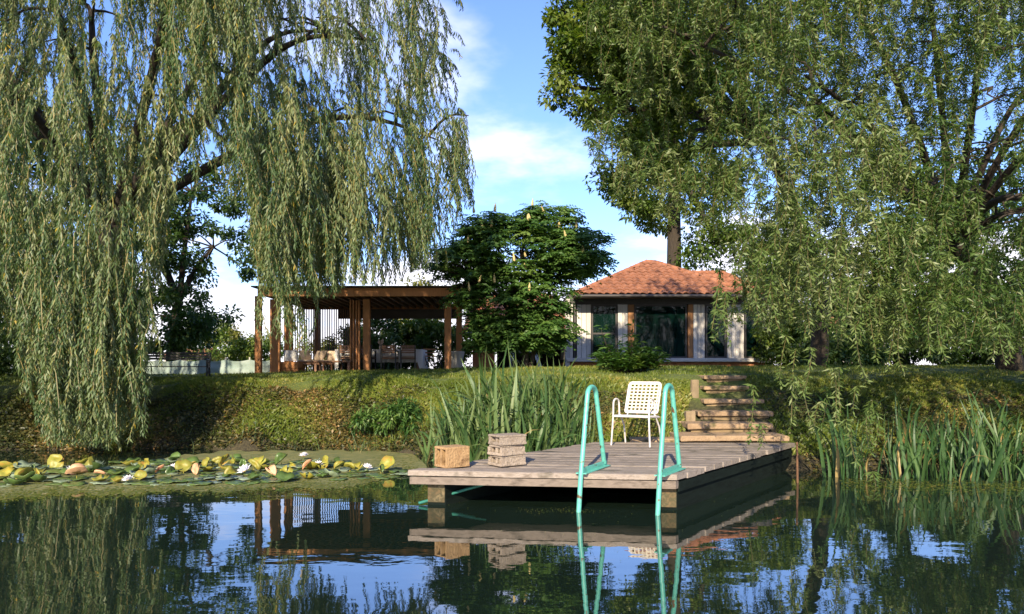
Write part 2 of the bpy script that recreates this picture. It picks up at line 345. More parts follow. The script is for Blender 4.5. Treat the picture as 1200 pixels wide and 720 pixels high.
ML_grass = leafmat('grass_blade', [(0.0, (0.055, 0.095, 0.012)), (0.45, (0.12, 0.17, 0.022)), (0.8, (0.21, 0.23, 0.04)), (1.0, (0.33, 0.28, 0.08))], 0.35)
ML_litter = leafmat('bank_leaf', [(0.0, (0.018, 0.030, 0.008)), (0.4, (0.055, 0.062, 0.016)), (0.7, (0.12, 0.095, 0.025)), (0.9, (0.22, 0.13, 0.04)), (1.0, (0.36, 0.22, 0.09))], 0.2)

# ------------------------------------------------------------------ vegetation builders
def limb(mb, pts, r0, r1, n=7, sub=5):
    ps = smoothpath(pts, sub); k = len(ps)
    mb.tube(ps, [r0 + (r1 - r0) * (i / (k - 1)) for i in range(k)], n)
    return ps

def hanging(mesh_leaf, mesh_twig, starts, lengths, out, leaf_len, leaf_w, spacing, mat_leaf, parent, wiggle=0.05, drift=0.35, twm=None, fresh=None, tintshift=None, down=0.9):
    """strands hanging from starts; leaves all along them"""
    Bs, Ds, Ns, Ls, Ws, Ts, tw, twt = [], [], [], [], [], [], [], []
    for i in range(len(starts)):
        p0 = starts[i]; ln = lengths[i]; o = out[i]; n = max(4, int(ln / spacing))
        t = np.linspace(0.02, 1, n) * ln
        d = drift * (1 - np.exp(-t / 0.5))
        ph = rng.uniform(0, 6.28, 4); fr = rng.uniform(1.5, 4.0, 2)
        amp = wiggle * np.clip(t / 0.6, 0, 1)
        sx = amp * np.sin(t * fr[0] + ph[0]); sy = amp * np.sin(t * fr[1] + ph[1])
        arch = 0.10 * np.sin(np.clip(t / 0.5, 0, 1) * np.pi)
        pos = p0[None, :] + o[None, :] * d[:, None] + np.stack([sx, sy, -t + arch + drift * 0.3 * (1 - np.exp(-t / 0.4))], -1)
        ang = np.arange(n) * 2.4 + ph[2]
        rad = np.stack([np.cos(ang), np.sin(ang), np.zeros(n)], -1)
        D = rad * rng.uniform(0.25, 0.75, (n, 1)) + np.array([0, 0, -down]) + rng.normal(0, 0.16, (n, 3))
        Nn = rad + np.array([0, 0, 0.5]) + rng.normal(0, 0.55, (n, 3))
        tap = np.clip(1.25 - 0.5 * t / ln, 0.5, 1.1)
        Bs.append(pos); Ds.append(D); Ns.append(Nn)
        Ls.append(leaf_len * tap * rng.uniform(0.65, 1.2, n)); Ws.append(leaf_w * rng.uniform(0.7, 1.25, n))
        base = rng.beta(2.2, 2.4) if tintshift is None else np.clip(rng.beta(2.2, 2.4) + tintshift[i], 0, 0.97)
        tt = np.clip(base * 0.75 + rng.normal(0.08, 0.10, n), 0, 0.9)
        tt = np.where(rng.random(n) < 0.012, 1.0, tt); Ts.append(tt)
        q = pos[:: max(1, n // 7)]
        for a, b in zip(q[:-1], q[1:]):
            wv = np.array([0.0055, 0.002, 0]); tw.append(np.stack([a - wv, a + wv, b + wv * .7, b - wv * .7])); twt.append(rng.random())
    B = np.concatenate(Bs); V4 = leaf_quads(B, np.concatenate(Ds), np.concatenate(Ns), np.concatenate(Ls), np.concatenate(Ws))
    o = link(mesh_leaf, quads_mesh(mesh_leaf, V4, np.concatenate(Ts), mat_leaf), parent); tag(o, kind='stuff')
    t = link(mesh_twig, quads_mesh(mesh_twig, np.array(tw), np.array(twt), twm or ML_twig), parent); tag(t, kind='stuff')
    return len(B)

def clump_leaves(centres, radii, n_per, leaf_len, leaf_w, droop=0.4, flat=0.75, tintsd=0.18, clumptint=0.22, shell=True):
    C = np.repeat(np.asarray(centres), n_per, axis=0); R = np.repeat(np.asarray(radii), n_per)[:, None]
    n = len(C)
    d = rvec(n); rr = rng.random((n, 1)) ** (0.45 if shell else 0.8)
    B = C + d * rr * R * np.array([1, 1, flat])
    D = d * 0.7 + rng.normal(0, 0.5, (n, 3)) + np.array([0, 0, -droop])
    Nn = d * 0.4 + np.array([0, 0, 1.0]) + rng.normal(0, 0.45, (n, 3))
    T = np.clip(np.repeat(rng.normal(0.5, clumptint, len(centres)), n_per) + rng.normal(0, tintsd, n), 0, 1)
    V4 = leaf_quads(B, D, Nn, leaf_len * rng.uniform(0.65, 1.25, n), leaf_w * rng.uniform(0.7, 1.25, n))
    return V4, T
def ell_points(n, c, r, inner=0.45):
    d = rvec(n); q = inner + (1 - inner) * rng.random((n, 1)) ** 0.6
    return np.asarray(c) + d * q * np.asarray(r)

def tree(name, label, base, trunk_top, trunk_r, lobes, n_clump, clump_r, n_per, leaf_len, leaf_w, mleaf, mbark, group=None, cat='tree', droop=0.4, limbs=True, stems=1):
    """lobes: list of (centre, radii, share)"""
    root = thing(name, label, cat, base, 0, group); b = Vector(base)
    tb = MB(); pts = [Vector((0, 0, -0.3)), Vector((rng.normal(0, .05), 0, 0.4 * (trunk_top[2] - b.z))), Vector(trunk_top) - b]
    limb(tb, pts, trunk_r * 1.15, trunk_r * 0.55, 9, 5); tb.build('trunk', mbark, root)
    cs = []; bm_ = MB()
    for (c, r, sh) in lobes:
        pts_ = ell_points(max(2, int(n_clump * sh)), c, r); cs.append(pts_)
        if limbs:
            lb = MB(); mid = (Vector(trunk_top) * 0.5 + Vector(c) * 0.5) - b + Vector((0, 0, 0.25))
            limb(lb, [Vector(trunk_top) - b, mid, Vector(c) - b], trunk_r * 0.5, trunk_r * 0.16, 6, 4)
            for q in pts_[:: max(1, len(pts_) // 7)]:
                limb(lb, [Vector(c) - b, (Vector(c) + Vector(q)) / 2 - b + Vector((0, 0, .1)), Vector(q) - b], trunk_r * 0.15, 0.012, 5, 3)
            lb.build('branch', mbark, root)
    cs = np.concatenate(cs)
    V4, T = clump_leaves(cs, clump_r * rng.uniform(0.6, 1.3, len(cs)), n_per, leaf_len, leaf_w, droop=droop)
    V4 = V4 - np.array(base)
    tag(link('crown', quads_mesh('crown', V4, T, mleaf), root), kind='stuff')
    return root

def shrub(name, label, centre, r, n_clump, clump_r, n_per, ll, lw, mleaf, group=None, cat='shrub'):
    gz = float(ground(centre[0], centre[1]))
    base = (centre[0], centre[1], gz); root = thing(name, label, cat, base, 0, group)
    cs = ell_points(n_clump, centre, r, 0.35); cs = cs[cs[:, 2] > gz + 0.05]
    V4, T = clump_leaves(cs, clump_r * rng.uniform(.7, 1.3, len(cs)), n_per, ll, lw)
    V4 = V4 - np.array(base)
    tag(link('crown', quads_mesh('crown', V4, T, mleaf), root), kind='stuff')
    mb = MB()
    for k in range(5):
        q = Vector(cs[int(rng.integers(len(cs)))]) - Vector(base)
        limb(mb, [(rng.normal(0, .1), rng.normal(0, .1), -0.1), (q.x * .4, q.y * .4, q.z * .5), q], 0.03, 0.008, 5, 4)
    mb.build('stem', M_bark, root)
    return root

# ------------------------------------------------------------------ dock
DZ = 0.36
A_, B_, C_, D_ = Vector((-1.02, 7.5, 0)), Vector((1.575, 7.19, 0)), Vector((3.98, 10.42, 0)), Vector((1.22, 10.55, 0))
def dk(u, v): return (A_ * (1 - u) + B_ * u) * (1 - v) + (D_ * (1 - u) + C_ * u) * v
def build_dock():
    root = thing('wooden_dock', 'weathered grey plank dock reaching out over the pond in front of the steps', 'dock', (0.3, 7.6, 0))
    off = -root.location
    n = 16
    for i in range(n):
        v0 = i / n + 0.0030; v1 = (i + 1) / n - 0.0030
        ua = -random.uniform(0.0, 0.010) - (0.012 if i == 0 else 0); ub = 1 + random.uniform(0.0, 0.012)
        dz = random.uniform(-0.006, 0.005); th = 0.055
        mb = MB(); segs = 5; vs = []
        for k in range(segs + 1):
            t = ua + (ub - ua) * k / segs
            e0 = random.uniform(-.0012, .0012); e1 = random.uniform(-.0012, .0012); sag = random.uniform(-.003, .003)
            p0 = dk(t, v0 + e0); p1 = dk(t, v1 + e1); z1 = DZ + dz + sag
            pm0 = p0 + (p1 - p0) * 0.06; pm1 = p0 + (p1 - p0) * 0.94
            vs += [(p0.x, p0.y, z1 - th), (p0.x, p0.y, z1 - .008), (pm0.x, pm0.y, z1), (pm1.x, pm1.y, z1), (p1.x, p1.y, z1 - .008), (p1.x, p1.y, z1 - th)]
        fs = []
        for k in range(segs):
            for j in range(6):
                a = k * 6 + j; b = k * 6 + (j + 1) % 6; fs.append((a, a + 6, b + 6, b))
        fs.append((0, 1, 2, 3, 4, 5)); fs.append(tuple(reversed([segs * 6 + j for j in range(6)])))
        mb.add(vs, fs); mb.build('plank', M_deck, root, off)
    def sk(u0, u1, v0, v1, z0, z1):
        q = [dk(u0, v0), dk(u1, v0), dk(u1, v1), dk(u0, v1)]
        return [(p.x, p.y, z0) for p in q] + [(p.x, p.y, z1) for p in q]
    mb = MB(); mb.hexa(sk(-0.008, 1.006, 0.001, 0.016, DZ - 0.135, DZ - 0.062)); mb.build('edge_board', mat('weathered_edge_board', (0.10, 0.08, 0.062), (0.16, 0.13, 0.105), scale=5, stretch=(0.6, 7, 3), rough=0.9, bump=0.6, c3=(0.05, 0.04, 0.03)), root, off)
    for (u0, u1) in ((0.035, 0.105), (0.925, 0.992)):
        mb = MB(); mb.hexa(sk(u0, u1, 0.03, 0.985, -0.10, DZ - 0.064)); mb.build('beam', M_beam, root, off)
        mb = MB(); mb.hexa(sk(u0 + .002, u1 - .002, 0.0275, 0.0297, 0.03, DZ - 0.14)); mb.build('beam_end', M_beamend, root, off)
    for v in (0.22, 0.5, 0.78):
        mb = MB(); mb.hexa(sk(0.11, 0.92, v, v + .03, 0.12, DZ - 0.063)); mb.build('joist', M_beam, root, off)
    mb = MB(); a = dk(0.03, 0.03); b = dk(0.20, 0.10)
    mb.tube([(a.x - .08, a.y - 0.02, 0.02), (b.x, b.y, 0.19)], 0.016, 6); mb.build('brace', M_tealdark, root, off)
    for u, v in ((0.10, .95), (.9, .95), (.5, .55)):
        mb = MB(); p = dk(u, v); mb.tube([(p.x, p.y, -1.2), (p.x, p.y, 0.11)], 0.06, 8); mb.build('pile', M_beam, root, off)
    # a plank end clamp strip along the right side
    mb = MB(); mb.hexa(sk(1.0005, 1.007, 0.02, 0.93, DZ - 0.17, DZ - 0.075)); mb.build('side_board', M_beam, root, off)
build_dock()

def build_ladder():
    root = thing('swim_ladder', 'turquoise steel swim ladder with two tall handrails on the front edge of the dock', 'ladder', (1.2, 7.4, DZ))
    off = -root.location
    fronts = [(P(682, 558, 7.27), P(708, 546, 7.86)), (P(774, 556, 7.11), P(796, 550, 7.62))]
    tops = [1.225, 1.245]; rz = DZ + 0.012; wet = []
    for (f, r), zt in zip(fronts, tops):
        f = Vector((f.x, f.y, 0)); r = Vector((r.x, r.y, 0)); d = (r - f)
        f = f - d * 0.04
        tf = f + d * 0.27; tr = f + d * 0.66
        path = [f + d * -0.17 + Vector((0, 0, -0.75)), f + d * -0.10 + Vector((0, 0, -0.02)), f + d * -0.02 + Vector((0, 0, 0.30)), f + d * 0.02 + Vector((0, 0, 0.42)),
                tf + Vector((0, 0, zt - 0.10))]
        c0 = tf + Vector((0, 0, zt - 0.10)); c1 = tr + Vector((0, 0, zt - 0.10))
        for k in range(1, 8):
            a = math.pi * k / 8; m = (c0 + c1) / 2; path.append(m + (c0 - c1) / 2 * math.cos(a) + Vector((0, 0, 0.085 * math.sin(a))))
        path += [c1, r + Vector((0, 0, rz + .02))]
        mb = MB(); mb.tube(path, 0.0245, 10); mb.build('handrail', M_teal, root, off)
        sd = d.normalized().cross(Vector((0, 0, 1)))
        mb = MB(); e0 = f - d * 0.0; e1 = r + d * 0.08
        for (h0, h1, wv) in ((DZ + .003, DZ + .012, .055), (DZ + .012, DZ + .055, .012)):
            q = [e0 - sd * wv, e1 - sd * wv, e1 + sd * wv, e0 + sd * wv]
            mb.hexa([(p.x, p.y, h0) for p in reversed(q)] + [(p.x, p.y, h1) for p in reversed(q)])
        mb.build('foot_plate', M_teal, root, off)
        wet.append(f + d * -0.13)
    for z in (-0.12, -0.38):
        mb = MB(); a, b = wet; mb.tube([(a.x, a.y, z), (b.x, b.y, z)], 0.02, 8); mb.build('rung', M_teal, root, off)
build_ladder()

def build_chair():
    root = thing('garden_chair', 'white metal armchair with a woven lattice back standing at the back of the dock', 'chair', (1.70, 10.08, DZ + 0.004), math.radians(-31))
    W = 0.255
    for s in (-1, 1):
        mb = MB(); r = 0.0125     # front leg rises into the arm loop
        pts = [(s * (W + .02), -0.235, 0), (s * W, -0.215, 0.38), (s * W, -0.205, 0.56), (s * W, -0.18, 0.605), (s * W, -0.13, 0.625), (s * W, -0.06, 0.615), (s * W, -0.015, 0.57), (s * W, 0.0, 0.40)]
        mb.tube(smoothpath(pts, 3), r, 8); mb.build('armrest', M_white, root)
        mb = MB(); mb.tube([(s * (W + .01), 0.245, 0), (s * W, 0.17, 0.25), (s * (W - .004), 0.03, 0.40)], r, 8); mb.build('leg', M_white, root)
    mb = MB(); z = 0.395
    mb.tube(smoothpath([(-W, -0.22, z), (W, -0.22, z)], 2), 0.014, 8); mb.tube([(-W, 0.17, z - .02), (W, 0.17, z - .02)], 0.012, 8)
    mb.tube([(-W, -0.22, z), (-W, 0.17, z - .02)], 0.012, 8); mb.tube([(W, -0.22, z), (W, 0.17, z - .02)], 0.012, 8); mb.build('seat_frame', M_white, root)
    for k in range(8):
        y = -0.195 + k * 0.048; mb = MB(); mb.box(-W + .01, W - .01, y, y + .04, z + .010 - k * .0024, z + .016 - k * .0024); mb.build('seat_strap', M_seat, root)
    # back: rounded frame, leaning
    def bp(x, t): return Vector((x, 0.155 + 0.17 * t / 0.42, 0.43 + t))
    bw, bh = 0.235, 0.415
    loop = []
    for cx, cz, a0 in ((bw - .05, bh - .05, 0), (-bw + .05, bh - .05, 90), (-bw + .02, .02, 180), (bw - .02, .02, 270)):
        rr = .05 if cz > .1 else .02
        for k in range(5):
            a = math.radians(a0 + 22.5 * k); loop.append(bp(cx + rr * math.cos(a), cz + rr * math.sin(a)))
    mb = MB(); mb.tube(loop, 0.0125, 8, closed=True); mb.build('back_frame', M_white, root)
    for s in (-1, 1):
        mb = MB(); mb.tube([bp(s * .19, .01), (s * .2, .145, .38)], 0.011, 6); mb.build('back_support', M_white, root)
    for k in range(8):
        x = -bw + (k + 0.5) * (2 * bw / 8); mb = MB(); a, b = bp(x, 0.0), bp(x, bh)
        mb.hexa([(x - .010, a.y - .006, a.z), (x + .010, a.y - .006, a.z), (x + .010, a.y - .002, a.z), (x - .010, a.y - .002, a.z), (x - .010, b.y - .006, b.z), (x + .010, b.y - .006, b.z), (x + .010, b.y - .002, b.z), (x - .010, b.y - .002, b.z)]); mb.build('strap', M_strap, root)
    for k in range(9):
        t = (k + .5) * bh / 9; mb = MB(); a, b = bp(0, t - .0095), bp(0, t + .0095)
        mb.hexa([(-bw, a.y + .000, a.z), (bw, a.y + .000, a.z), (bw, a.y + .005, a.z), (-bw, a.y + .005, a.z), (-bw, b.y + .000, b.z), (bw, b.y + .000, b.z), (bw, b.y + .005, b.z), (-bw, b.y + .005, b.z)]); mb.build('strap', M_strap, root)
build_chair()

def hollow_block(name, mats, lx, ly, lz, nh, wall, axis='x', jitter=0.004):
    """a block with nh rectangular holes opening on the -x face, real cavities"""
    mb = MB()
    # walls: bottom, top, back, sides and webs
    mb.box(-lx / 2, lx / 2, -ly / 2, ly / 2, 0, wall, bev=jitter)
    mb.box(-lx / 2, lx / 2, -ly / 2, ly / 2, lz - wall, lz, bev=jitter)
    webs = np.linspace(-ly / 2, ly / 2 - wall, nh + 1)
    for k, y in enumerate(webs):
        i = 0.0 if k in (0, nh) else 0.004
        mb.box(-lx / 2 + i + .0012, lx / 2 - .0012, y + (.0012 if k == 0 else 0), y + wall - (.0012 if k == nh else 0), wall - jitter * 0.5, lz - wall + jitter * 0.5)
    mb.box(lx / 2 - wall, lx / 2 - .002, -ly / 2 + wall, ly / 2 - wall, wall, lz - wall)
    return mb
def build_blocks():
    c = P(529, 549, 7.72)
    r = thing('clay_block', 'orange hollow clay block with two openings, alone near the left corner of the dock', 'block', (c.x, 7.80, DZ + 0.006), math.radians(39))
    mb = hollow_block('clay_block', M_brickclay, 0.29, 0.23, 0.215, 2, 0.026); mb.build('shell', M_brickclay, r)
    x, y = P(594, 549, 7.8).x, 7.93; z = DZ + 0.006
    names = ['grey concrete block at the bottom of the stack of three on the dock', 'grey concrete block in the middle of the stack of three on the dock', 'grey concrete block with a flat cap, topmost of the stack of three on the dock']
    for i in range(3):
        r = thing('concrete_block', names[i], 'block', (x + (0.0, -.006, .004)[i], y, z), math.radians(37 + (0, 4, -3)[i]), 'stack of concrete blocks on the dock')
        h = 0.108
        mb = MB(); lx, ly = 0.33, 0.25
        mb.box(-lx / 2, lx / 2, -ly / 2, ly / 2, 0, 0.030, bev=.006)
        for (y0, y1) in ((-ly / 2 + .005, -ly / 2 + .040), (-.022, .022), (ly / 2 - .040, ly / 2 - .005)):
            mb.box(-lx / 2 + (.004 if abs(y0) > .05 else .03), lx / 2 - .006, y0, y1, .0275, h - .020)
        mb.box(lx / 2 - .04, lx / 2 - .008, -ly / 2 + .04, ly / 2 - .04, .0275, h - .020)
        mb.build('body', M_conc, r)
        mb = MB(); q = (.016, .016, 0.0)[i]; mb.box(-lx / 2 + q, lx / 2 - q, -ly / 2 + q, ly / 2 - q, h - .022, h, bev=.005); mb.build('top_slab', M_conc, r)
        z += h + .002
build_blocks()

# ------------------------------------------------------------------ steps up the bank
def slab(x0, x1, y0, y1, z0, z1, rot=0.0, n=7, rough=0.012):
    """rough-edged stone slab as one closed mesh"""
    mb = MB(); pts = []
    for k in range(n): pts.append((x0 + (x1 - x0) * k / n, y0))
    for k in range(3): pts.append((x1, y0 + (y1 - y0) * k / 3))
    for k in range(n): pts.append((x1 - (x1 - x0) * k / n, y1))
    for k in range(3): pts.append((x0, y1 - (y1 - y0) * k / 3))
    pts = [(x + random.uniform(-rough, rough), y + random.uniform(-rough, rough)) for x, y in pts]
    cx, cy = (x0 + x1) / 2, (y0 + y1) / 2; b = 0.012; m = len(pts); vs = []
    for (ins, z) in ((b, z0), (0, z0 + b), (0, z1 - b), (b, z1)):
        for x, y in pts:
            dx, dy = cx - x, cy - y; l = math.hypot(dx, dy)
            vs.append((x + dx / l * ins, y + dy / l * ins, z + random.uniform(-.003, .003)))
    fs = [tuple(reversed(range(m))), tuple(range(3 * m, 4 * m))]
    for k in range(3):
        for j in range(m): fs.append((k * m + j, k * m + (j + 1) % m, (k + 1) * m + (j + 1) % m, (k + 1) * m + j))
    mb.add(vs, fs); return mb
def build_steps():
    S = [(2.36, 3.90, 10.40, 11.10, 0.455, .075), (2.62, 3.90, 11.02, 11.62, 0.585, .085), (2.90, 4.09, 11.55, 12.08, 0.735, .075), (3.12, 4.10, 12.05, 12.6, 0.905, .07), (3.24, 4.02, 12.52, 13.05, 1.11, .066), (3.38, 4.12, 13.0, 13.55, 1.285, .066)]
    root = thing('garden_steps', 'flight of six sandy stone steps climbing the grassy bank from the dock', 'steps', (3.3, 10.7, 0.3)); off = -root.location
    for i, (x0, x1, y0, y1, z, th) in enumerate(S):
        slab(x0, x1, y0, y1, z - th, z).build('step', M_step, root, off)
        if i:
            zb = S[i - 1][4] - 0.10
            mb = MB(); mb.box(x0 + .06, x1 - .06, y0 + .05, y1 - .05, zb, z - th + .002, bev=.01); mb.build('riser', M_stepdark, root, off)
    mb = slab(1.72, 2.42, 10.62, 10.95, 0.30, 0.395, rough=.01)
    tag(mb.build('stone_slab', M_step), 'loose pale slab lying behind the chair at the left of the lowest step', 'slab')
    mb = slab(1.50, 2.9, 11.5, 11.62, 0.50, 0.585, rough=.008)
    tag(mb.build('timber_edging', M_step), 'narrow timber edging set in the bank behind the chair', 'edging')
    p = P(815, 460, 12.4); g = float(ground(p.x, 12.4))
    mb = slab(p.x - .055, p.x + .055, 12.36, 12.46, g - .1, 1.22, n=3, rough=.014); tag(mb.build('stone_post', M_stone), 'short upright stone beside the top steps', 'stone')
    p = P(810, 484, 11.6); g = float(ground(p.x, 11.6))
    mb = slab(p.x - .09, p.x + .06, 11.55, 11.72, g - .1, 0.735, n=3, rough=.014); tag(mb.build('stone_stub', M_stone), 'small square stone at the left end of the third step', 'stone')
    # rusty stake in the water by the dock
    q = P(936, 590, 9.0); mb = MB(); mb.tube([(3.50, 9.05, -0.5), (3.49, 9.05, 0.2), (3.485, 9.05, 0.50)], [.014, .014, .012], 7); tag(mb.build('iron_stake', M_rust), 'thin rusty stake standing in the water beside the right side of the dock', 'stake')
build_steps()

# ------------------------------------------------------------------ house
def tiles_on(mb, quad, tw=0.235, tl=0.33, mossf=None):
    """pantiles over a planar polygon: eave left, eave right, top right, top left"""
    a, b, c, d = [Vector(q) for q in quad]
    ux = (b - a).normalized(); nrm = (b - a).cross(d - a).normalized(); uy = nrm.cross(ux)
    H = (d - a).dot(uy); Wd = (b - a).length; dl = (d - a).dot(ux); dr = (c - a).dot(ux)
    rows = int(H / tl)
    for r in range(rows + 1):
        y0 = r * tl; y1 = min(H, y0 + tl + .05)
        if y1 - y0 < .1: continue
        t = min(1, (y0 + tl * .5) / H); xl = dl * t; xr = Wd + (dr - Wd) * t
        k0 = math.ceil((xl) / tw - .3); k1 = math.floor(xr / tw + .3)
        for k in range(k0, k1):
            x = k * tw; j = random.uniform(-.006, .006); vs = []
            for yy, lift in ((y0, .032 + random.uniform(0, .012)), (y1, .006)):
                for q, h in ((0, .0), (.22, .045), (.45, .052), (.68, .03), (1.02, .0)):
                    vs.append(a + ux * (x + q * tw) + uy * (yy + j) + nrm * (h + lift))
            o = [vs[i] - nrm * .018 for i in range(5)]
            mb.add(vs + o, [(i, i + 1, i + 6, i + 5) for i in range(4)] + [(10 + i, 11 + i, i + 1, i) for i in range(4)], 0)
def ridge_tiles(mb, a, b, r=0.10):
    a, b = Vector(a), Vector(b); n = max(2, int((b - a).length / .36)); d = (b - a) / n
    for i in range(n):
        p = a + d * i; q = a + d * (i + 1.12)
        mb.tube([p, q], [r * 1.06, r * .92], 8, caps=True)
def hip_roof(name, root, off, zE, x0, x1, y0, y1, apexL, apexR, mats, th=.07):
    """eave rectangle and ridge apexL..apexR"""
    e = [Vector((x0, y0, zE)), Vector((x1, y0, zE)), Vector((x1, y1, zE)), Vector((x0, y1, zE))]
    aL, aR = Vector(apexL), Vector(apexR); mb = MB(); vs = e + [aL, aR] + [p - Vector((0, 0, th)) for p in e]
    mb.add(vs, [(0, 1, 5, 4), (1, 2, 5), (2, 3, 4, 5), (3, 0, 4), (6, 7, 1, 0), (7, 8, 2, 1), (8, 9, 3, 2), (9, 6, 0, 3), (9, 8, 7, 6)])
    rf = mb.build('roof', mats[1], root, off)
    for quad in ((e[0], e[1], aR, aL), (e[1], e[2], aR, aR), (e[3], e[0], aL, aL)):
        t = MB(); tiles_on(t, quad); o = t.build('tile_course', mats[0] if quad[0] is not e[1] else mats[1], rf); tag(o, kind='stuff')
    t = MB(); ridge_tiles(t, e[0] + Vector((0, 0, .03)), aL); ridge_tiles(t, e[1] + Vector((0, 0, .03)), aR)
    if (aL - aR).length > .3: ridge_tiles(t, aL, aR)
    tag(t.build('ridge_tile', mats[0], rf), kind='stuff')
    g = MB(); g.tube([(x0 - .02, y0 - .05, zE - .05), (x1 + .02, y0 - .05, zE - .05)], .06, 8); g.build('gutter', M_gutter, root, off)
def build_house():
    Y = 25.0
    root = thing('house', 'low house with orange tiled hip roof and tall dark windows behind the lawn', 'house', (4.5, Y + 2, 1.45)); off = -root.location
    X = lambda px: PX(px, Y); Z = lambda py: PZ(py, Y)
    zs, ze, zf = Z(419), Z(349), Z(357)
    # plinth and sill
    mb = MB(); mb.box(X(664), X(905), Y - .12, Y + 6, 1.2, zs - .16, bev=.01); mb.build('plinth', M_redbrick, root, off)
    bm_ = bpy.data.meshes.new('brick'); t = MB(); t.box(0, .105, -.012, .02, 0, .15, bev=.006); bme = t.mesh('brick', M_redbrick)
    nb = int((X(905) - X(664)) / .115)
    for k in range(nb): link('brick', bme, root, off + Vector((X(664) + k * .115 + .005, Y - .125, zs - .325)))
    mb = MB(); mb.box(X(664), X(905), Y - .30, Y + .15, zs - .155, zs - .03, bev=.012); mb.build('sill', M_render, root, off)
    mb = MB(); mb.box(X(664) + .05, X(905), Y + .02, Y + .2, zf, ze + .1); mb.build('lintel', M_gutter, root, off)
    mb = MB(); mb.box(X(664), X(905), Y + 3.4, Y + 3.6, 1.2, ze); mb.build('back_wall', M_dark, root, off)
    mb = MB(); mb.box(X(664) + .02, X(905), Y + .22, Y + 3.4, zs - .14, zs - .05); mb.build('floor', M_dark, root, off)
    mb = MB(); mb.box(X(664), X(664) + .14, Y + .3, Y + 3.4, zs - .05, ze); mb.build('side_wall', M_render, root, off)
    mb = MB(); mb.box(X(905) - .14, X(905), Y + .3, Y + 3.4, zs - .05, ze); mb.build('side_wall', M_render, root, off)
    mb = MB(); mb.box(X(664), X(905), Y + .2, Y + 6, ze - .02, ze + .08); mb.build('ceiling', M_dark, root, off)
    # pale board panels between the windows: boards one by one
    for (a, b) in ((668, 671.5), (676, 692.5), (724, 735.5), (812.5, 826), (852, 872), (893, 904)):
        n = max(1, round((b - a) / 5.2)); wd = (X(b) - X(a)) / n
        for k in range(n):
            mb = MB(); mb.box(X(a) + k * wd + .006, X(a) + (k + 1) * wd - .006, Y + random.uniform(-.006, .006), Y + .06, zs - .03, zf - .003, bev=.008); mb.build('wall_board', M_panel, root, off)
    for (a, b) in ((672.5, 675), (736, 743), (806, 812)):
        mb = MB(); mb.box(X(a) + .005, X(b) - .005, Y - .02, Y + .12, zs - .03, zf - .004, bev=.01); mb.build('post', M_brownframe if a > 700 else M_gutter, root, off)
    for (a, b, fr) in ((693, 723.5, M_gutter), (743.5, 805.5, M_gutter), (827, 851.5, M_gutter), (873, 892, M_gutter)):
        x0, x1 = X(a), X(b); z0, z1 = zs - .03, zf - .004; f = .06
        mb = MB()
        mb.box(x0 + .005, x0 + f, Y + .03, Y + .10, z0, z1); mb.box(x1 - f, x1 - .005, Y + .03, Y + .10, z0, z1)
        mb.box(x0 + f, x1 - f, Y + .032, Y + .098, z0, z0 + f); mb.box(x0 + f, x1 - f, Y + .032, Y + .098, z1 - f, z1)
        if a == 693: mb.box(x0 + f, x1 - f, Y + .035, Y + .095, Z(392), Z(390))
        wn = mb.build('window', fr, root, off)
        mb = MB(); mb.box(x0 + f, x1 - f, Y + .06, Y + .07, z0 + f, z1 - f); mb.build('pane', M_glass, wn)
    def curtain(a, b, z0, z1, y):
        n = 26; vs = []; xs = np.linspace(X(a), X(b), n)
        for z in (z0, z1):
            for i, x in enumerate(xs): vs.append((x, y + .035 * math.sin(i * 1.55), z))
        for z in (z0, z1):
            for i, x in enumerate(xs): vs.append((x, y + .035 * math.sin(i * 1.55) + .008, z))
        fs = [(i, i + 1, n + i + 1, n + i) for i in range(n - 1)] + [(3 * n + i, 3 * n + i + 1, 2 * n + i + 1, 2 * n + i) for i in range(n - 1)]
        mb = MB(); mb.add(vs, fs, 0, True); mb.build('curtain', M_cloth, root, off)
    curtain(795, 804, zs, zf - .1, Y + .2); curtain(752, 794, zs, Z(397), Y + .24)
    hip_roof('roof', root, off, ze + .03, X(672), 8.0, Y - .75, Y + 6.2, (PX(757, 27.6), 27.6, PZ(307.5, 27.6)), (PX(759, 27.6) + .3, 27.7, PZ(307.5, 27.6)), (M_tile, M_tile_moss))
    hip_roof('roof', root, off, 3.95, 5.6, 10.6, 28.2, 34.0, (7.2, 30.2, 5.35), (8.6, 30.2, 5.35), (M_tile, M_tile_moss))
    # left wing, mostly behind the sumac: low eave, brick wall, open porch
    xl, xr = X(545), X(690)
    hip_roof('roof', root, off, Z(389), xl, X(682), Y + .1, Y + 6.5, (xl + .25, 27.6, 4.15), (X(682) - 1.0, 27.6, 4.15), (M_tile, M_tile))
    mb = MB(); mb.box(X(552), X(579), Y + .9, Y + 1.15, 1.2, Z(391)); bw_ = mb.build('wall', M_redbrick, root, off)
    t = MB(); t.box(.004, .236, -.014, 0, .004, .066); bme2 = t.mesh('brick', M_redbrick)
    for r in range(16):
        for k in range(4):
            x = X(552) + k * .24 - (.12 if r % 2 else 0) + .06
            if X(552) - .01 <= x and x + .24 < X(579) + .02: link('brick', bme2, bw_, Vector((x, Y + .9, 1.25 + r * .075)))
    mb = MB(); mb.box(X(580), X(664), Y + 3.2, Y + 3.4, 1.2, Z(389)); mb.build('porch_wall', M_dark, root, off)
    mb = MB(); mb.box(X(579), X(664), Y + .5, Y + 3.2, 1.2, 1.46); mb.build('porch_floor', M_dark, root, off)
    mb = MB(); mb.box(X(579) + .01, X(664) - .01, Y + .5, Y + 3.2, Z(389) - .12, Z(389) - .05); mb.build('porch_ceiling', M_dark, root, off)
    mb = MB(); mb.box(X(662), X(667), Y - .25, Y - .1, 1.3, ze - .06, bev=.01); mb.build('porch_post', M_panel, root, off)
build_house()
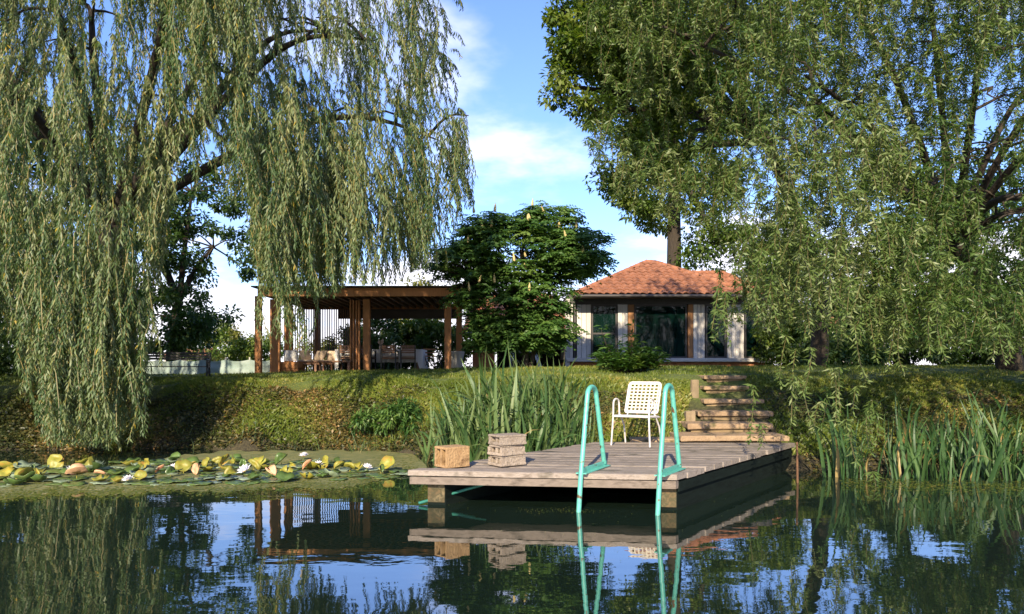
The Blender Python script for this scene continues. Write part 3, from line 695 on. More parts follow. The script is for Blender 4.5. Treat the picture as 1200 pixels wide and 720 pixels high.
def build_hammock():
    # curved tube frame in the porch
    root = thing('tube_frame', 'pale bent tube frame standing in the dark porch behind the sumac tree', 'frame', (0.45, 24.6, 1.44)); off = -root.location
    pts = [P(598, 431, 24.6), P(598, 414, 24.6), P(601, 412.5, 24.6), P(618, 412.5, 24.6), P(626, 416, 24.6), P(632, 431, 24.6)]
    mb = MB(); mb.tube(smoothpath(pts, 4), .035, 7); mb.build('front_tube', M_steel, root, off)
    mb = MB(); mb.tube(smoothpath([p + Vector((.1, .7, 0)) for p in pts], 4), .035, 7); mb.build('rear_tube', M_steel, root, off)
    mb = MB(); mb.box(pts[1].x, pts[3].x, 24.6, 25.3, 1.66, 1.70); mb.build('seat', M_dark, root, off)
build_hammock()

# ------------------------------------------------------------------ pergola and its furniture
PF = 1.31
def build_pergola():
    root = thing('pergola', 'brown timber pergola with flat roof and slatted screens on the lawn', 'pergola', (-4.2, 20.5, PF)); off = -root.location
    zt = 3.50; zb = 3.30
    def post(px, Y, wd, z1=zb):
        x = PX(px, Y); g = float(ground(x, Y)); mb = MB(); mb.box(x - wd / 2, x + wd / 2, Y - wd / 2, Y + wd / 2, g - .2, z1, bev=.008); mb.build('post', M_pergola, root, off)
    for px, Y, wd in ((303, 19.2, .15), (430, 20.0, .18), (525, 19.6, .17), (538, 22.4, .17), (372, 23.3, .16)): post(px, Y, wd)
    x = PX(330, 20.6); mb = MB(); mb.box(x - .13, x + .13, 20.0, 20.12, PF - .2, zb, bev=.008); mb.build('post', M_pergola, root, off)
    # roof: front and back fascia, rafters, dark sheet
    x0, x1 = PX(304, 19.4), PX(541, 19.4)
    for (y, h) in ((19.25, .22), (23.4, .2)):
        mb = MB(); mb.box(x0, x1 + .2, y, y + .09, zb + .002, zb + h, bev=.006); mb.build('fascia', M_pergola, root, off)
    n = 24
    for k in range(n):
        x = x0 + .1 + (x1 - x0) * k / (n - 1); mb = MB(); mb.box(x - .03, x + .03, 19.342, 23.398, zb + .03, zb + .17); mb.build('rafter', M_slatbrown, root, off)
    mb = MB(); mb.box(x0 - .12, x1 + .3, 19.1, 23.6, zb + .225, zb + .262, bev=.005); mb.build('roof_sheet', M_roofdark, root, off)
    mb = MB(); mb.box(PX(395, 23.2), PX(540, 23.2), 23.30, 23.39, zb - .30, zb - .002); mb.build('back_beam', M_roofdark, root, off)
    # thin slat screen at the back left: sky shows between the slats
    for k in range(30):
        x = PX(343, 23) + k * (PX(421, 23) - PX(343, 23)) / 29; mb = MB(); mb.box(x - .011, x + .011, 23.0, 23.05, PF, zb - .002); mb.build('screen_slat', M_slatbrown, root, off)
    for px in (411, 414.5, 418, 421):
        x = PX(px, 20.3); mb = MB(); mb.box(x - .022, x + .022, 20.25, 20.37, PF - .1, zb, bev=.004); mb.build('screen_slat', M_pergola, root, off)
    for k, px in enumerate((334, 337.5, 341)):
        x = PX(px, 21 + .4 * k); mb = MB(); mb.box(x - .03, x + .03, 21 + .4 * k, 21.1 + .4 * k, PF - .1, zb, bev=.004); mb.build('screen_slat', M_pergola, root, off)
    # diagonal brace at the right end
    mb = MB(); a, b = P(528, 343, 20.2), P(541, 357, 20.6); mb.tube([a, b], .05, 4); mb.build('brace', M_pergola, root, off)
    mb = MB(); mb.box(PX(322, 20.5) - .2, x1 + .2, 19.2, 23.4, PF - .2, PF - .02, bev=.01); mb.build('terrace_floor', M_step, root, off)
build_pergola()

def pillow(mb, c, sx, sy, sz, rotx=0.0, rz=0.0, mi=0, n=6):
    M = Matrix.Translation(Vector(c)) @ Matrix.Rotation(rz, 4, 'Z') @ Matrix.Rotation(rotx, 4, 'X')
    vs = []; fs = []
    for s in (1, -1):
        for i in range(n + 1):
            for j in range(n + 1):
                u_, v_ = 2 * i / n - 1, 2 * j / n - 1
                puff = ((1 - u_ ** 4) * (1 - v_ ** 4)) ** .5
                k = 1 - .08 * (u_ * u_ * v_ * v_ < .4) * 0 - .06 * (abs(u_) * (1 - abs(v_)) + abs(v_) * (1 - abs(u_))) * 0
                vs.append(M @ Vector((u_ * sx * k, v_ * sy * k, s * sz * puff)))
    m = (n + 1) ** 2
    for i in range(n):
        for j in range(n):
            a = i * (n + 1) + j; q = (a, a + n + 1, a + n + 2, a + 1)
            fs.append(q); fs.append(tuple(m + w_ for w_ in reversed(q)))
    mb.add(vs, fs, mi, True)
def build_furniture():
    # outdoor sofa, left
    x0, x1 = PX(326, 20.4), PX(352, 20.4)
    r = thing('garden_bench_seat', 'orange brown timber lounge seat with a white cushion at the left end of the pergola', 'sofa', ((x0 + x1) / 2, 20.5, PF)); off = -r.location
    mb = MB(); mb.box(x0, x1, 20.2, 20.9, PF + .12, PF + .30, bev=.01); mb.build('seat', M_pergola, r, off)
    mb = MB(); mb.box(x0, x1, 20.22, 20.30, PF, PF + .12); mb.box(x0, x1, 20.8, 20.88, PF, PF + .12); mb.build('base', M_pergola, r, off)
    mb = MB(); pillow(mb, (x0 + .36, 20.4, PF + .47), .19, .17, .09, math.radians(60), .5); mb.build('cushion', M_cloth, r, off)
    # lounge chairs with beige cushions
    for k, (px, lab) in enumerate(((358, 'beige cushioned low armchair under the pergola beside the white cushion'), (373, 'beige cushioned low armchair under the pergola, middle one of three'), (386, 'beige cushioned low armchair under the pergola beside the white dining table'))):
        Y = 21.0 + .25 * k; x = PX(px, Y)
        r = thing('low_armchair', lab, 'armchair', (x, Y, PF), (.3, -.1, -.35)[k], 'low armchairs under the pergola')
        mb = MB(); mb.box(-.28, .28, -.3, .3, .22, .28, bev=.01); mb.build('seat', M_slatbrown, r)
        for sx in (-.25, .25):
            for sy in (-.26, .26):
                mb = MB(); mb.box(sx - .02, sx + .02, sy - .02, sy + .02, 0, .22); mb.build('leg', M_slatbrown, r)
        mb = MB(); pillow(mb, (0, 0, .32), .24, .26, .05); mb.build('seat_cushion', M_cushion, r)
        mb = MB(); pillow(mb, (0, .16, .50), .17, .16, .09, math.radians(58), (.5, -.4, .7)[k]); mb.build('back_cushion', M_cushion, r)
    r = thing('coffee_table', 'low brown wooden coffee table between the armchairs under the pergola', 'table', (PX(392, 20.4), 20.4, PF))
    mb = MB(); mb.box(-.5, .5, -.3, .3, .28, .33, bev=.01); mb.build('table_top', M_slatbrown, r)
    for sx in (-.45, .45):
        for sy in (-.25, .25):
            mb = MB(); mb.box(sx - .03, sx + .03, sy - .03, sy + .03, 0, .28); mb.build('leg', M_slatbrown, r)
    # dining table with white cloth
    Y = 21.6; x0, x1 = PX(397, Y), PX(498, Y); zt = PF + .66
    r = thing('dining_table', 'long dining table under the right part of the pergola, below the white cloth', 'table', ((x0 + x1) / 2, Y, PF)); off = -r.location
    mb = MB(); mb.box(x0 + .03, x1 - .03, Y - .42, Y + .42, zt - .05, zt - .006); mb.build('table_top', M_slatbrown, r, off)
    for px in (x0 + .15, x1 - .15):
        for sy in (-.35, .35):
            mb = MB(); mb.box(px - .04, px + .04, Y + sy - .04, Y + sy + .04, PF, zt - .05); mb.build('leg', M_slatbrown, r, off)
    # draped cloth: rippling skirt
    n = 120; per = []
    hw, hd = (x1 - x0) / 2, .47; cx = (x0 + x1) / 2
    def perim(t):
        tot = 4 * (hw + hd); s = t * tot
        if s < 2 * hw: return -hw + s, -hd, 0, -1
        s -= 2 * hw
        if s < 2 * hd: return hw, -hd + s, 1, 0
        s -= 2 * hd
        if s < 2 * hw: return hw - s, hd, 0, 1
        s -= 2 * hw; return -hw, hd - s, -1, 0
    vs = []; fs = []
    for ring, (dz, out) in enumerate(((0.006, -.01), (0.0, .004), (-.18, .012), (-.36, .03))):
        for k in range(n):
            px_, py_, nx, ny = perim(k / n); rip = .018 * math.sin(k * 1.1) * (ring / 3) + .01 * math.sin(k * 2.7) * (ring / 3)
            endx = abs(px_) > hw - .12
            drop = dz * (1.5 if endx else 1.0) + (random.uniform(-.01, .01) if ring == 3 else 0)
            vs.append((cx + px_ + nx * (out + rip), Y + py_ + ny * (out + rip), zt + drop))
    for ring in range(3):
        for k in range(n):
            a = ring * n + k; b = ring * n + (k + 1) % n; fs.append((a, a + n, b + n, b))
    fs.append(tuple(range(n))); mb = MB(); mb.add(vs, fs, 0, False)
    tag(mb.build('tablecloth', M_cloth), 'white tablecloth draped over the long table under the pergola', 'tablecloth')
    labs = ['brown slatted dining chair at the left end of the white table', 'brown slatted dining chair just behind the front pergola post', 'brown slatted dining chair at the middle of the white table', 'brown slatted dining chair nearest the right end of the white table']
    proto = None
    for k, px in enumerate((408, 430, 456.5, 478)):
        x = PX(px, 20.9)
        if proto is None:
            r = thing('dining_chair', labs[k], 'chair', (x, 20.9, PF), 0, 'dining chairs in front of the white table'); proto = r
            for sx in (-.20, .20):
                mb = MB(); mb.box(sx - .018, sx + .018, -.26, -.22, 0, .78); mb.build('leg', M_iron, r)
                mb = MB(); mb.box(sx - .018, sx + .018, .18, .215, 0, .60); mb.build('leg', M_iron, r)
                mb = MB(); mb.box(sx - .022, sx + .022, -.215, .22, .60, .625); mb.build('armrest', M_iron, r)
            mb = MB(); mb.box(-.22, .22, -.22, .22, .385, .41); mb.build('seat', M_slatbrown, r)
            mb = MB(); pillow(mb, (0, 0, .44), .22, .22, .035); mb.build('seat_pad', M_cushion, r)
            for q in range(4):
                mb = MB(); mb.box(-.18, .18, -.255, -.235, .545 + q * .058, .590 + q * .058); mb.build('back_slat', M_slatbrown, r)
        else:
            r = copy_tree(proto); r.location = (x, 20.9 + random.uniform(-.05, .05), PF); r.rotation_euler = (0, 0, random.uniform(-.12, .12)); r['label'] = labs[k]
    # folding chair at right end
    r = thing('folding_chair', 'slatted folding chair facing the right end of the white table', 'chair', (PX(507, 21.5), 21.5, PF), math.radians(35))
    for q in range(3):
        mb = MB(); mb.box(-.22, .22, .2, .22, .46 + q * .1, .50 + q * .1); mb.build('back_slat', M_brownframe, r)
    for q in range(4):
        mb = MB(); mb.box(-.22, .22, -.22 + q * .1, -.14 + q * .1, .385, .405); mb.build('seat_slat', M_brownframe, r)
    for s in (-.235, .235):
        mb = MB(); mb.tube([(s, -.25, 0), (s, .23, .78)], .014, 6); mb.build('leg', M_iron, r)
        mb = MB(); mb.tube([(s * .94, .25, 0), (s * .94, -.2, .385)], .014, 6); mb.build('leg', M_iron, r)
    # vase and flowers, bottles on the table
    for px, lab, h in ((446, 'small vase of dry pale flowers on the white tablecloth', .2),):
        x = PX(px, 21.6); r = thing('vase', lab, 'vase', (x, 21.6, zt + .008))
        mb = MB(); mb.lathe([(.03, 0), (.05, .05), (.045, .1), (.025, .14)], 10); mb.build('pot', M_cushion, r)
        mb = MB()
        for q in range(10):
            a = rng.uniform(0, 6.28); mb.tube([(0, 0, .12), (.09 * math.cos(a), .09 * math.sin(a), .22 + rng.uniform(0, .1))], [.004, .02], 5)
        mb.build('flower', M_cushion, r)
    x = PX(431, 21.6)
    mb = MB(); mb.lathe([(.035, 0), (.037, .15), (.014, .2), (.014, .25)], 10, (x, 21.5, zt + .008)); tag(mb.build('bottle', M_steel), 'bottle on the white tablecloth next to the vase', 'bottle')
    # white pot-like object at right between the posts
    mb = MB(); mb.lathe([(.18, 0), (.27, .45), (.29, .5), (.26, .5)], 14, (PX(533, 21), 21, float(ground(PX(533, 21), 21)))); tag(mb.build('white_planter', M_render), 'pale round planter between the two right posts of the pergola', 'planter')
build_furniture()

# ------------------------------------------------------------------ fence sheet, bench, far house
def build_fence():
    Y0, Y1 = 23.5, 21.5; x0, x1 = PX(60, Y0), PX(321, Y1)
    r = thing('fabric_fence', 'pale translucent fabric fence strung between low posts behind the black bench', 'fence', ((x0 + x1) / 2, 22.5, 1.2)); off = -r.location
    n = 11
    for k in range(n):
        t = k / (n - 1); x = x0 + (x1 - x0) * t; y = Y0 + (Y1 - Y0) * t; g = float(ground(x, y))
        mb = MB(); mb.box(x - .02, x + .02, y - .02, y + .02, g - .1, 1.76); mb.build('post', M_render, r, off)
        if k == n - 1: break
        xb = x0 + (x1 - x0) * (k + 1) / (n - 1); yb = Y0 + (Y1 - Y0) * (k + 1) / (n - 1); m = 16; h = 6; vs = []
        for lay in (0, .006):
            for j in range(h + 1):
                for i in range(m + 1):
                    s = i / m; q = j / h; sag = .05 * math.sin(math.pi * s) * q
                    xx = x + (xb - x) * s; yy = y + (yb - y) * s - .03
                    yy -= .05 * math.sin(math.pi * s) * (0.4 + .6 * math.sin(q * 9 + k * 2 + s * 4)) * .8
                    vs.append((xx, yy + lay, g - .02 + (1.71 - g) * q - sag + .0))
        fs = []; mm = (m + 1) * (h + 1)
        for j in range(h):
            for i in range(m):
                a = j * (m + 1) + i; fs.append((a, a + 1, a + m + 2, a + m + 1)); fs.append(tuple(mm + w_ for w_ in (a + m + 1, a + m + 2, a + 1, a)))
        mb = MB(); mb.add(vs, fs, 0, True); mb.build('fabric_panel', M_net, r, off)
build_fence()
def build_bench():
    cx = PX(188, 17); g = float(ground(cx, 17))
    r = thing('park_bench', 'black cast iron park bench on the lawn beside the weeping willow', 'bench', (PX(198, 17), 17.0, g - .05), math.radians(14))
    Lh = .92; r.scale = (.92, .92, .86)
    for s in (-1, 1):
        x = s * Lh; mb = MB()
        mb.tube(smoothpath([(x, -.28, 0), (x, -.25, .2), (x, -.2, .38), (x, .05, .40)], 4), .022, 7)
        mb.tube(smoothpath([(x, .30, 0), (x, .2, .22), (x, .16, .42), (x, .25, .62), (x, .32, .80)], 4), .022, 7)
        mb.tube(smoothpath([(x, -.2, .38), (x, -.26, .52), (x, -.2, .60), (x, 0, .6), (x, .22, .58)], 4), .018, 7)
        mb.tube(smoothpath([(x, -.2, .36), (x, -.05, .22), (x, .1, .3), (x, .17, .4)], 4), .014, 6)
        mb.tube(smoothpath([(x, -.12, .42), (x, -.14, .52), (x, -.04, .56), (x, .0, .5), (x, -.06, .46)], 4), .012, 6)
        mb.build('end_frame', M_iron, r)
    for k in range(5):
        y = -.22 + k * .085; mb = MB(); mb.box(-Lh - .03, Lh + .03, y, y + .065, .405, .43, bev=.004); mb.build('seat_slat', M_benchwood, r)
    for k in range(3):
        z = .60 + k * .075; y = .235 + .06 * k * .6; mb = MB(); mb.box(-Lh - .03, Lh + .03, y, y + .025, z, z + .062, bev=.004); mb.build('back_slat', M_benchwood, r)
build_bench()
def build_far_house():
    Y = 60; x0, x1 = PX(192, Y), PX(236, Y); z0 = float(ground(x0, Y)) - .1
    r = thing('cottage', 'far pale cottage with a thin orange roof seen above the fabric fence behind the bench', 'house', ((x0 + x1) / 2, Y, z0)); hw = (x1 - x0) / 2
    zw = PZ(419, Y) - z0; zr = PZ(414.5, Y) - z0
    mb = MB(); mb.box(-hw, hw, 0, 4, 0, zw); mb.build('wall', M_render, r)
    mb = MB(); mb.add([(-hw - .3, -.4, zw), (hw + .3, -.4, zw), (hw + .3, 4.4, zw), (-hw - .3, 4.4, zw), (-hw - .3, 2, zr + .5), (hw + .3, 2, zr + .5)], [(0, 1, 5, 4), (2, 3, 4, 5), (1, 2, 5), (3, 0, 4), (3, 2, 1, 0)]); mb.build('roof', M_tile, r)
    for k in range(3):
        x = -hw + (k + .5) * 2 * hw / 3; mb = MB(); mb.box(x - .35, x + .35, -.03, .03, zw * .45, zw * .85); mb.build('window', M_gutter, r)
    Y = 45; x0, x1 = PX(965, Y), PX(1040, Y); z0 = 1.4
    r = thing('white_building', 'far white building glimpsed through the curly willow at the right', 'house', ((x0 + x1) / 2, Y, z0)); hw = (x1 - x0) / 2
    mb = MB(); mb.box(-hw, hw, 0, 5, 0, 2.6); mb.build('wall', M_render, r)
    mb = MB(); mb.add([(-hw - .3, -.4, 2.6), (hw + .3, -.4, 2.6), (hw + .3, 5.4, 2.6), (-hw - .3, 5.4, 2.6), (-hw + 1, 2.5, 3.8), (hw - 1, 2.5, 3.8)], [(0, 1, 5, 4), (2, 3, 4, 5), (1, 2, 5), (3, 0, 4), (3, 2, 1, 0)]); mb.build('roof', M_tile, r)
    for k in range(3):
        x = -hw + (k + .5) * 2 * hw / 3; mb = MB(); mb.box(x - .4, x + .4, -.03, .03, .8, 2.0); mb.build('window', M_gutter, r)
build_far_house()

# ------------------------------------------------------------------ weeping willow (left)
def build_weeping_willow():
    base = (-9.9, 18.4, 1.2)
    root = thing('weeping_willow', 'big weeping willow on the left bank with strands hanging down to the pond', 'tree', base); bv = Vector(base); ba = np.array(base)
    fork = Vector((-9.6, 17.8, 4.9))
    tb = MB(); limb(tb, [(0, 0, -.4), (.05, -.1, 1.2), (0.1, -.3, 2.4), fork - bv], .48, .34, 12, 6); tb.build('trunk', M_bark, root)
    ends = [(-11.6, 13.6, 8.6), (-8.0, 12.0, 8.4), (-5.2, 12.8, 8.8), (-2.6, 14.2, 8.2), (-1.5, 15.2, 6.6), (-6.4, 15.4, 10), (-4.0, 17, 9.6), (-13.5, 15.4, 9), (-10.6, 18, 10.8), (-14.5, 19, 9), (-7.4, 20, 9.8), (-10.2, 12.4, 7), (-5.6, 14.6, 6.3)]
    for e in ends:
        e = Vector(e); bb = MB(); mid = fork.lerp(e, .5) + Vector((0, 0, .8)); m2 = fork.lerp(e, .8) + Vector((random.uniform(-.3, .3), 0, .5))
        ps = limb(bb, [fork - bv, mid - bv, m2 - bv, e - bv - Vector((0, 0, .5))], .14, .012, 8, 5)
        for q in range(5):
            s = ps[int(len(ps) * (.4 + .12 * q))]; dv = Vector((random.uniform(-1.3, 1.3), random.uniform(-1.5, .8), random.uniform(-.3, .5)))
            limb(bb, [s, s + dv * .5 + Vector((0, 0, .2)), s + dv], .04, .010, 5, 3)
        bb.build('branch', M_bark, root)
    bx = [-260, -60, 0, 25, 40, 150, 168, 185, 200, 290, 305, 380, 400, 460, 470, 520, 530, 553, 560]
    by = [430, 430, 400, 400, 520, 530, 460, 330, 235, 235, 345, 350, 335, 335, 320, 310, 262, 235, 200]
    bot = lambda px: float(np.interp(px, bx, by))
    topmin = lambda px: float(np.interp(px, [0, 500, 528, 540, 560], [-300, -120, 60, 120, 135]))
    starts, lens, outs, tsh = [], [], [], []
    def addstrand(px, pend, Y, ln, o=None, sh=0.0):
        x = PX(px, Y); ze = PZ(pend, Y); starts.append(np.array([x, Y, ze + ln])); lens.append(ln)
        if o is None: o = np.array([x + 9.6, Y - 17.8, 0.0]); o = o / (np.linalg.norm(o) + 1e-6) + np.array([random.uniform(-.5, .5), random.uniform(-.5, .5), 0])
        starts[-1] = starts[-1] - o * .3; outs.append(o); tsh.append(sh)
    m = 0
    while m < 3500:
        px = random.uniform(-240, 556); b = bot(px)
        Yc = 11.3 + 5.4 * random.random() ** 1.35 + max(0, (px - 330) / 200) * 1.2
        if random.random() < .36: pend = b - abs(random.gauss(0, 24))
        else: pend = random.uniform(-180, b)
        if 195 < px < 300 and 150 < pend and random.random() < .85: pend = random.uniform(-100, 205)
        if 120 < px < 200 and 160 < pend < 260 and random.random() < .4: continue
        lnc = random.uniform(1.0, 2.8) if px < 505 else random.uniform(.6, 1.6); shc = random.choice([-.28, -.12, 0, .08, .2, .34]); 
        for q in range(random.randint(5, 11)):
            p2 = px + random.gauss(0, 11); Y = Yc + random.gauss(0, .25); e2 = min(pend + random.gauss(0, 30), bot(p2) + 4)
            if p2 > 556: continue
            ln = lnc * random.uniform(.6, 1.15)
            if e2 - ln * F / Y < topmin(p2) and p2 > 500: ln = max(.4, (e2 - topmin(p2)) * Y / F)
            addstrand(p2, e2, Y, ln, sh=shc + random.gauss(0, .06)); m += 1
    for i in range(120):                        # the long curtain that reaches the lilies
        px = random.gauss(95, 28); px = min(152, max(30, px)); e = 528 - abs(random.gauss(0, 34)) - max(0, abs(px - 98) - 42) * 1.2
        addstrand(px, e, random.uniform(11.0, 12.3), random.uniform(1.8, 3.8), sh=random.uniform(-.15, .25))
    for i in range(16):
        px = random.gauss(164, 9); addstrand(px, random.uniform(430, 525), random.uniform(11.3, 12.4), random.uniform(1, 2.4))
    for i in range(60):
        px = random.uniform(300, 365); addstrand(px, random.uniform(330, 425) if i < 26 else random.uniform(250, 360), random.uniform(12.0, 14.5), random.uniform(.9, 2.1))
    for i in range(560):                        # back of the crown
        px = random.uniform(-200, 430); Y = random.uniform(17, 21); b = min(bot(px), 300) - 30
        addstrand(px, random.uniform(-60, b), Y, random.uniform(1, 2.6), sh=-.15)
    for i in range(120):                        # above the frame: the dome
        a = random.uniform(0, 6.28); rr = 7.0 * math.sqrt(random.random()); x = -9.4 + rr * math.cos(a); y = 16.4 + rr * .75 * math.sin(a)
        z = 12.2 - .055 * rr * rr; ln = random.uniform(1.5, 3.2)
        starts.append(np.array([x, y, z])); lens.append(ln); outs.append(np.array([math.cos(a), math.sin(a), 0])); tsh.append(0.1)
    starts = [s - ba for s in starts]
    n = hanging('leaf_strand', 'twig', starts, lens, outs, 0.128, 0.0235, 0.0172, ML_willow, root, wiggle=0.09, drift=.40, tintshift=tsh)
    return n
print('willow leaves', build_weeping_willow())

# ------------------------------------------------------------------ curly willow (right)
def build_curly_willow():
    base = (10.2, 15.2, 1.33)
    root = thing('curly_willow', 'curly leaved willow leaning over the right bank with drooping grey green sprays', 'tree', base); bv = Vector(base); ba = np.array(base)
    fork = Vector((8.6, 14.4, 3.9))
    tb = MB(); limb(tb, [(0.1, 0, -.4), (-.25, -.2, .9), (-.9, -.5, 1.9), fork - bv], .26, .19, 10, 6); tb.build('trunk', M_bark, root)
    ends = [(4.2, 10.6, 5.6), (2.2, 10.8, 6.4), (3.6, 9.8, 4.2), (5.2, 9.4, 3.6), (6.2, 9.8, 5.8), (5.0, 11.5, 7.4), (8.0, 10.6, 5.0), (9.4, 11.0, 6.6), (7.0, 12.6, 8.6), (3.2, 12.8, 7.6), (10.5, 13.5, 7.4), (7.4, 9.6, 3.2), (9.6, 12.2, 3.4)]
    for k, e in enumerate(ends):
        e = Vector(e); bb = MB(); mid = fork.lerp(e, .55) + Vector((random.uniform(-.3, .3), random.uniform(-.3, .3), .55))
        ps = limb(bb, [fork - bv, mid - bv, e - bv], .085, .018, 7, 6)
        for q in range(6):
            s = ps[int(len(ps) * (.38 + .1 * q))]; dv = Vector((random.uniform(-1.2, .9), random.uniform(-1.2, .6), random.uniform(-.5, .6)))
            limb(bb, [s, s + dv * .4 + Vector((0.1, 0, .15)), s + dv * .7 + Vector((-.1, .05, .1)), s + dv], .028, .007, 5, 3)
        bb.build('branch', M_bark, root)
    starts, lens, outs, tsh = [], [], [], []
    def add(px, pend, Y, ln, sh=0.0, k=.9):
        x = PX(px, Y); z = PZ(pend, Y) + ln; a = random.uniform(0, 6.28)
        o = np.array([math.cos(a), math.sin(a), 0.0]) * k
        starts.append(np.array([x, Y, z]) - o * .25); lens.append(ln); outs.append(o); tsh.append(sh)
    lowx = [660, 700, 740, 790, 840, 864, 882, 896, 930, 950, 1000, 1060, 1100, 1200, 1500]
    lowy = [90, 215, 240, 262, 250, 285, 380, 388, 402, 410, 410, 410, 410, 414, 430]
    leftx = lambda py: float(np.interp(py, [-90, 0, 110, 160, 200, 250, 300], [700, 705, 712, 730, 712, 745, 780]))
    n = 0; cl = 0
    while n < 3900:
        px = random.uniform(690, 1420); lo = float(np.interp(px, lowx, lowy)); pe = random.uniform(-90, lo)
        if random.random() < .18: pe = lo - abs(random.gauss(0, 18))
        Yc = max(10.6 if px < 895 else 0, 8.9 + 5.6 * random.random() ** 1.3); cl += 1
        gap = (868 < px < 918 and 200 < pe < 350 and random.random() < .9) or (1135 < px < 1215 and 110 < pe < 285 and random.random() < .88) or (px < 860 and pe > 140 and random.random() < .55) or (965 < px < 1010 and 350 < pe < 415 and random.random() < .5)
        if gap or px < leftx(pe) + random.gauss(0, 20): continue
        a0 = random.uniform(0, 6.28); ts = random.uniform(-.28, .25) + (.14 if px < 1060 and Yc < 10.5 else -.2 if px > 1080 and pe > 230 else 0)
        for q in range(random.randint(6, 15)):
            p2 = px + random.gauss(0, 20); e2 = min(lo + 8, pe + random.gauss(0, 26)); Y = Yc + random.gauss(0, .22)
            if p2 < leftx(e2) - 22: continue
            add(p2, e2, Y, random.uniform(.25, .8), sh=ts + random.gauss(0, .06)); n += 1
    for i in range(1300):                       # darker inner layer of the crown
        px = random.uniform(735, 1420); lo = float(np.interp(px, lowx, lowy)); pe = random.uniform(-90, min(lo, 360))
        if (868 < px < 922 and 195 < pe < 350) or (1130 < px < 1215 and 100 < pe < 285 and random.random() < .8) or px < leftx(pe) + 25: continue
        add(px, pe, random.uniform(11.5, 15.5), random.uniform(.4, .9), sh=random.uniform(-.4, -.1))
    for i in range(150):                        # bright front sprays
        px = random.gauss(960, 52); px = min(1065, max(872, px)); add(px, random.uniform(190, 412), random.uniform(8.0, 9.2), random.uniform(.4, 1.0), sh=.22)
    for (cx, w_, y0, y1, m) in ((930, 8, 440, 520, 8), (955, 12, 430, 520, 7), (985, 7, 430, 560, 9), (1022, 7, 520, 600, 9), (1012, 10, 430, 520, 6), (1045, 20, 430, 480, 4), (850, 6, 390, 425, 8), (892, 4, 505, 540, 4), (1150, 40, 420, 445, 10)):
        for i in range((m + 1) // 2): add(random.gauss(cx, w_), random.uniform(y0, y1), random.uniform(8.2, 8.9), random.uniform(.35, .8), sh=.1, k=.25)
    for i in range(240):                        # crown above the frame
        a = random.uniform(0, 6.28); rr = 5.5 * math.sqrt(random.random()); x = 7.2 + rr * math.cos(a); y = 12.4 + rr * .7 * math.sin(a); z = 9.6 - .07 * rr * rr
        starts.append(np.array([x, y, z])); lens.append(random.uniform(.8, 2)); outs.append(np.array([math.cos(a), math.sin(a), 0])); tsh.append(0)
    starts = [s - ba for s in starts]
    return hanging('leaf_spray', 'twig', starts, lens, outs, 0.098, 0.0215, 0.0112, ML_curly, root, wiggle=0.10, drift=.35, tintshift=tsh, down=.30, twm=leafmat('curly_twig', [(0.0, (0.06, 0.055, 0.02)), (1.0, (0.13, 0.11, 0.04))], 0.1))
print('curly leaves', build_curly_willow())

# ------------------------------------------------------------------ tall tree behind the house, with low branches reaching left
def lobe(px, py, Y, rx, ry, rz): return ((PX(px, Y), Y, PZ(py, Y)), (rx, ry, rz))
bt = (PX(789, 33), 33.0, 1.5)
L1 = [lobe(800, 215, 33, 3.2, 3, 2.3) + (.20,), lobe(770, 130, 33, 3.4, 3, 2.6) + (.20,), lobe(720, 50, 33, 3.0, 3, 2.6) + (.17,), lobe(860, 90, 33, 4, 3, 3.5) + (.15,), lobe(790, -30, 33, 5, 4, 3) + (.16,), lobe(745, 215, 33, 1.5, 1.5, 1.4) + (.05,), lobe(840, 285, 32, 2.0, 1.5, .9) + (.07,)]
tree('tall_tree', 'tall broad leaved tree whose bare trunk rises behind the house roof', bt, (PX(790, 33), 33, PZ(200, 33)), .42, L1, 260, .62, 190, .21, .10, ML_broad, M_bark, droop=.45)
# alder-like tree on the right bank: its leafy limb fills the top right of the sky
ab = (7.2, 17.5, 1.42)
L2 = [lobe(740, 45, 13.5, 1.0, 1.2, .8) + (.20,), lobe(695, 55, 13.2, .62, .9, .62) + (.15,), lobe(668, 40, 13.4, .40, .7, .55) + (.06,), lobe(790, 90, 14, 1.1, 1.2, 1.0) + (.16,), lobe(770, 165, 14.5, .8, 1.2, .75) + (.11,), lobe(735, -20, 13.5, 1.3, 1.4, .9) + (.14,), lobe(830, 30, 14.5, 1.3, 1.5, 1.2) + (.13,), lobe(690, 128, 13.2, .35, .4, .22) + (.02,), lobe(656, 100, 13.2, .20, .3, .35) + (.02,), lobe(722, 212, 14.5, .40, .5, .3) + (.02,)]
tree('alder_tree', 'broad leaved tree on the right bank with a leafy limb reaching left across the sky', ab, (5.6, 16.2, 6.4), .20, L2, 300, .25, 85, .115, .058, ML_broad, M_bark, droop=.3)

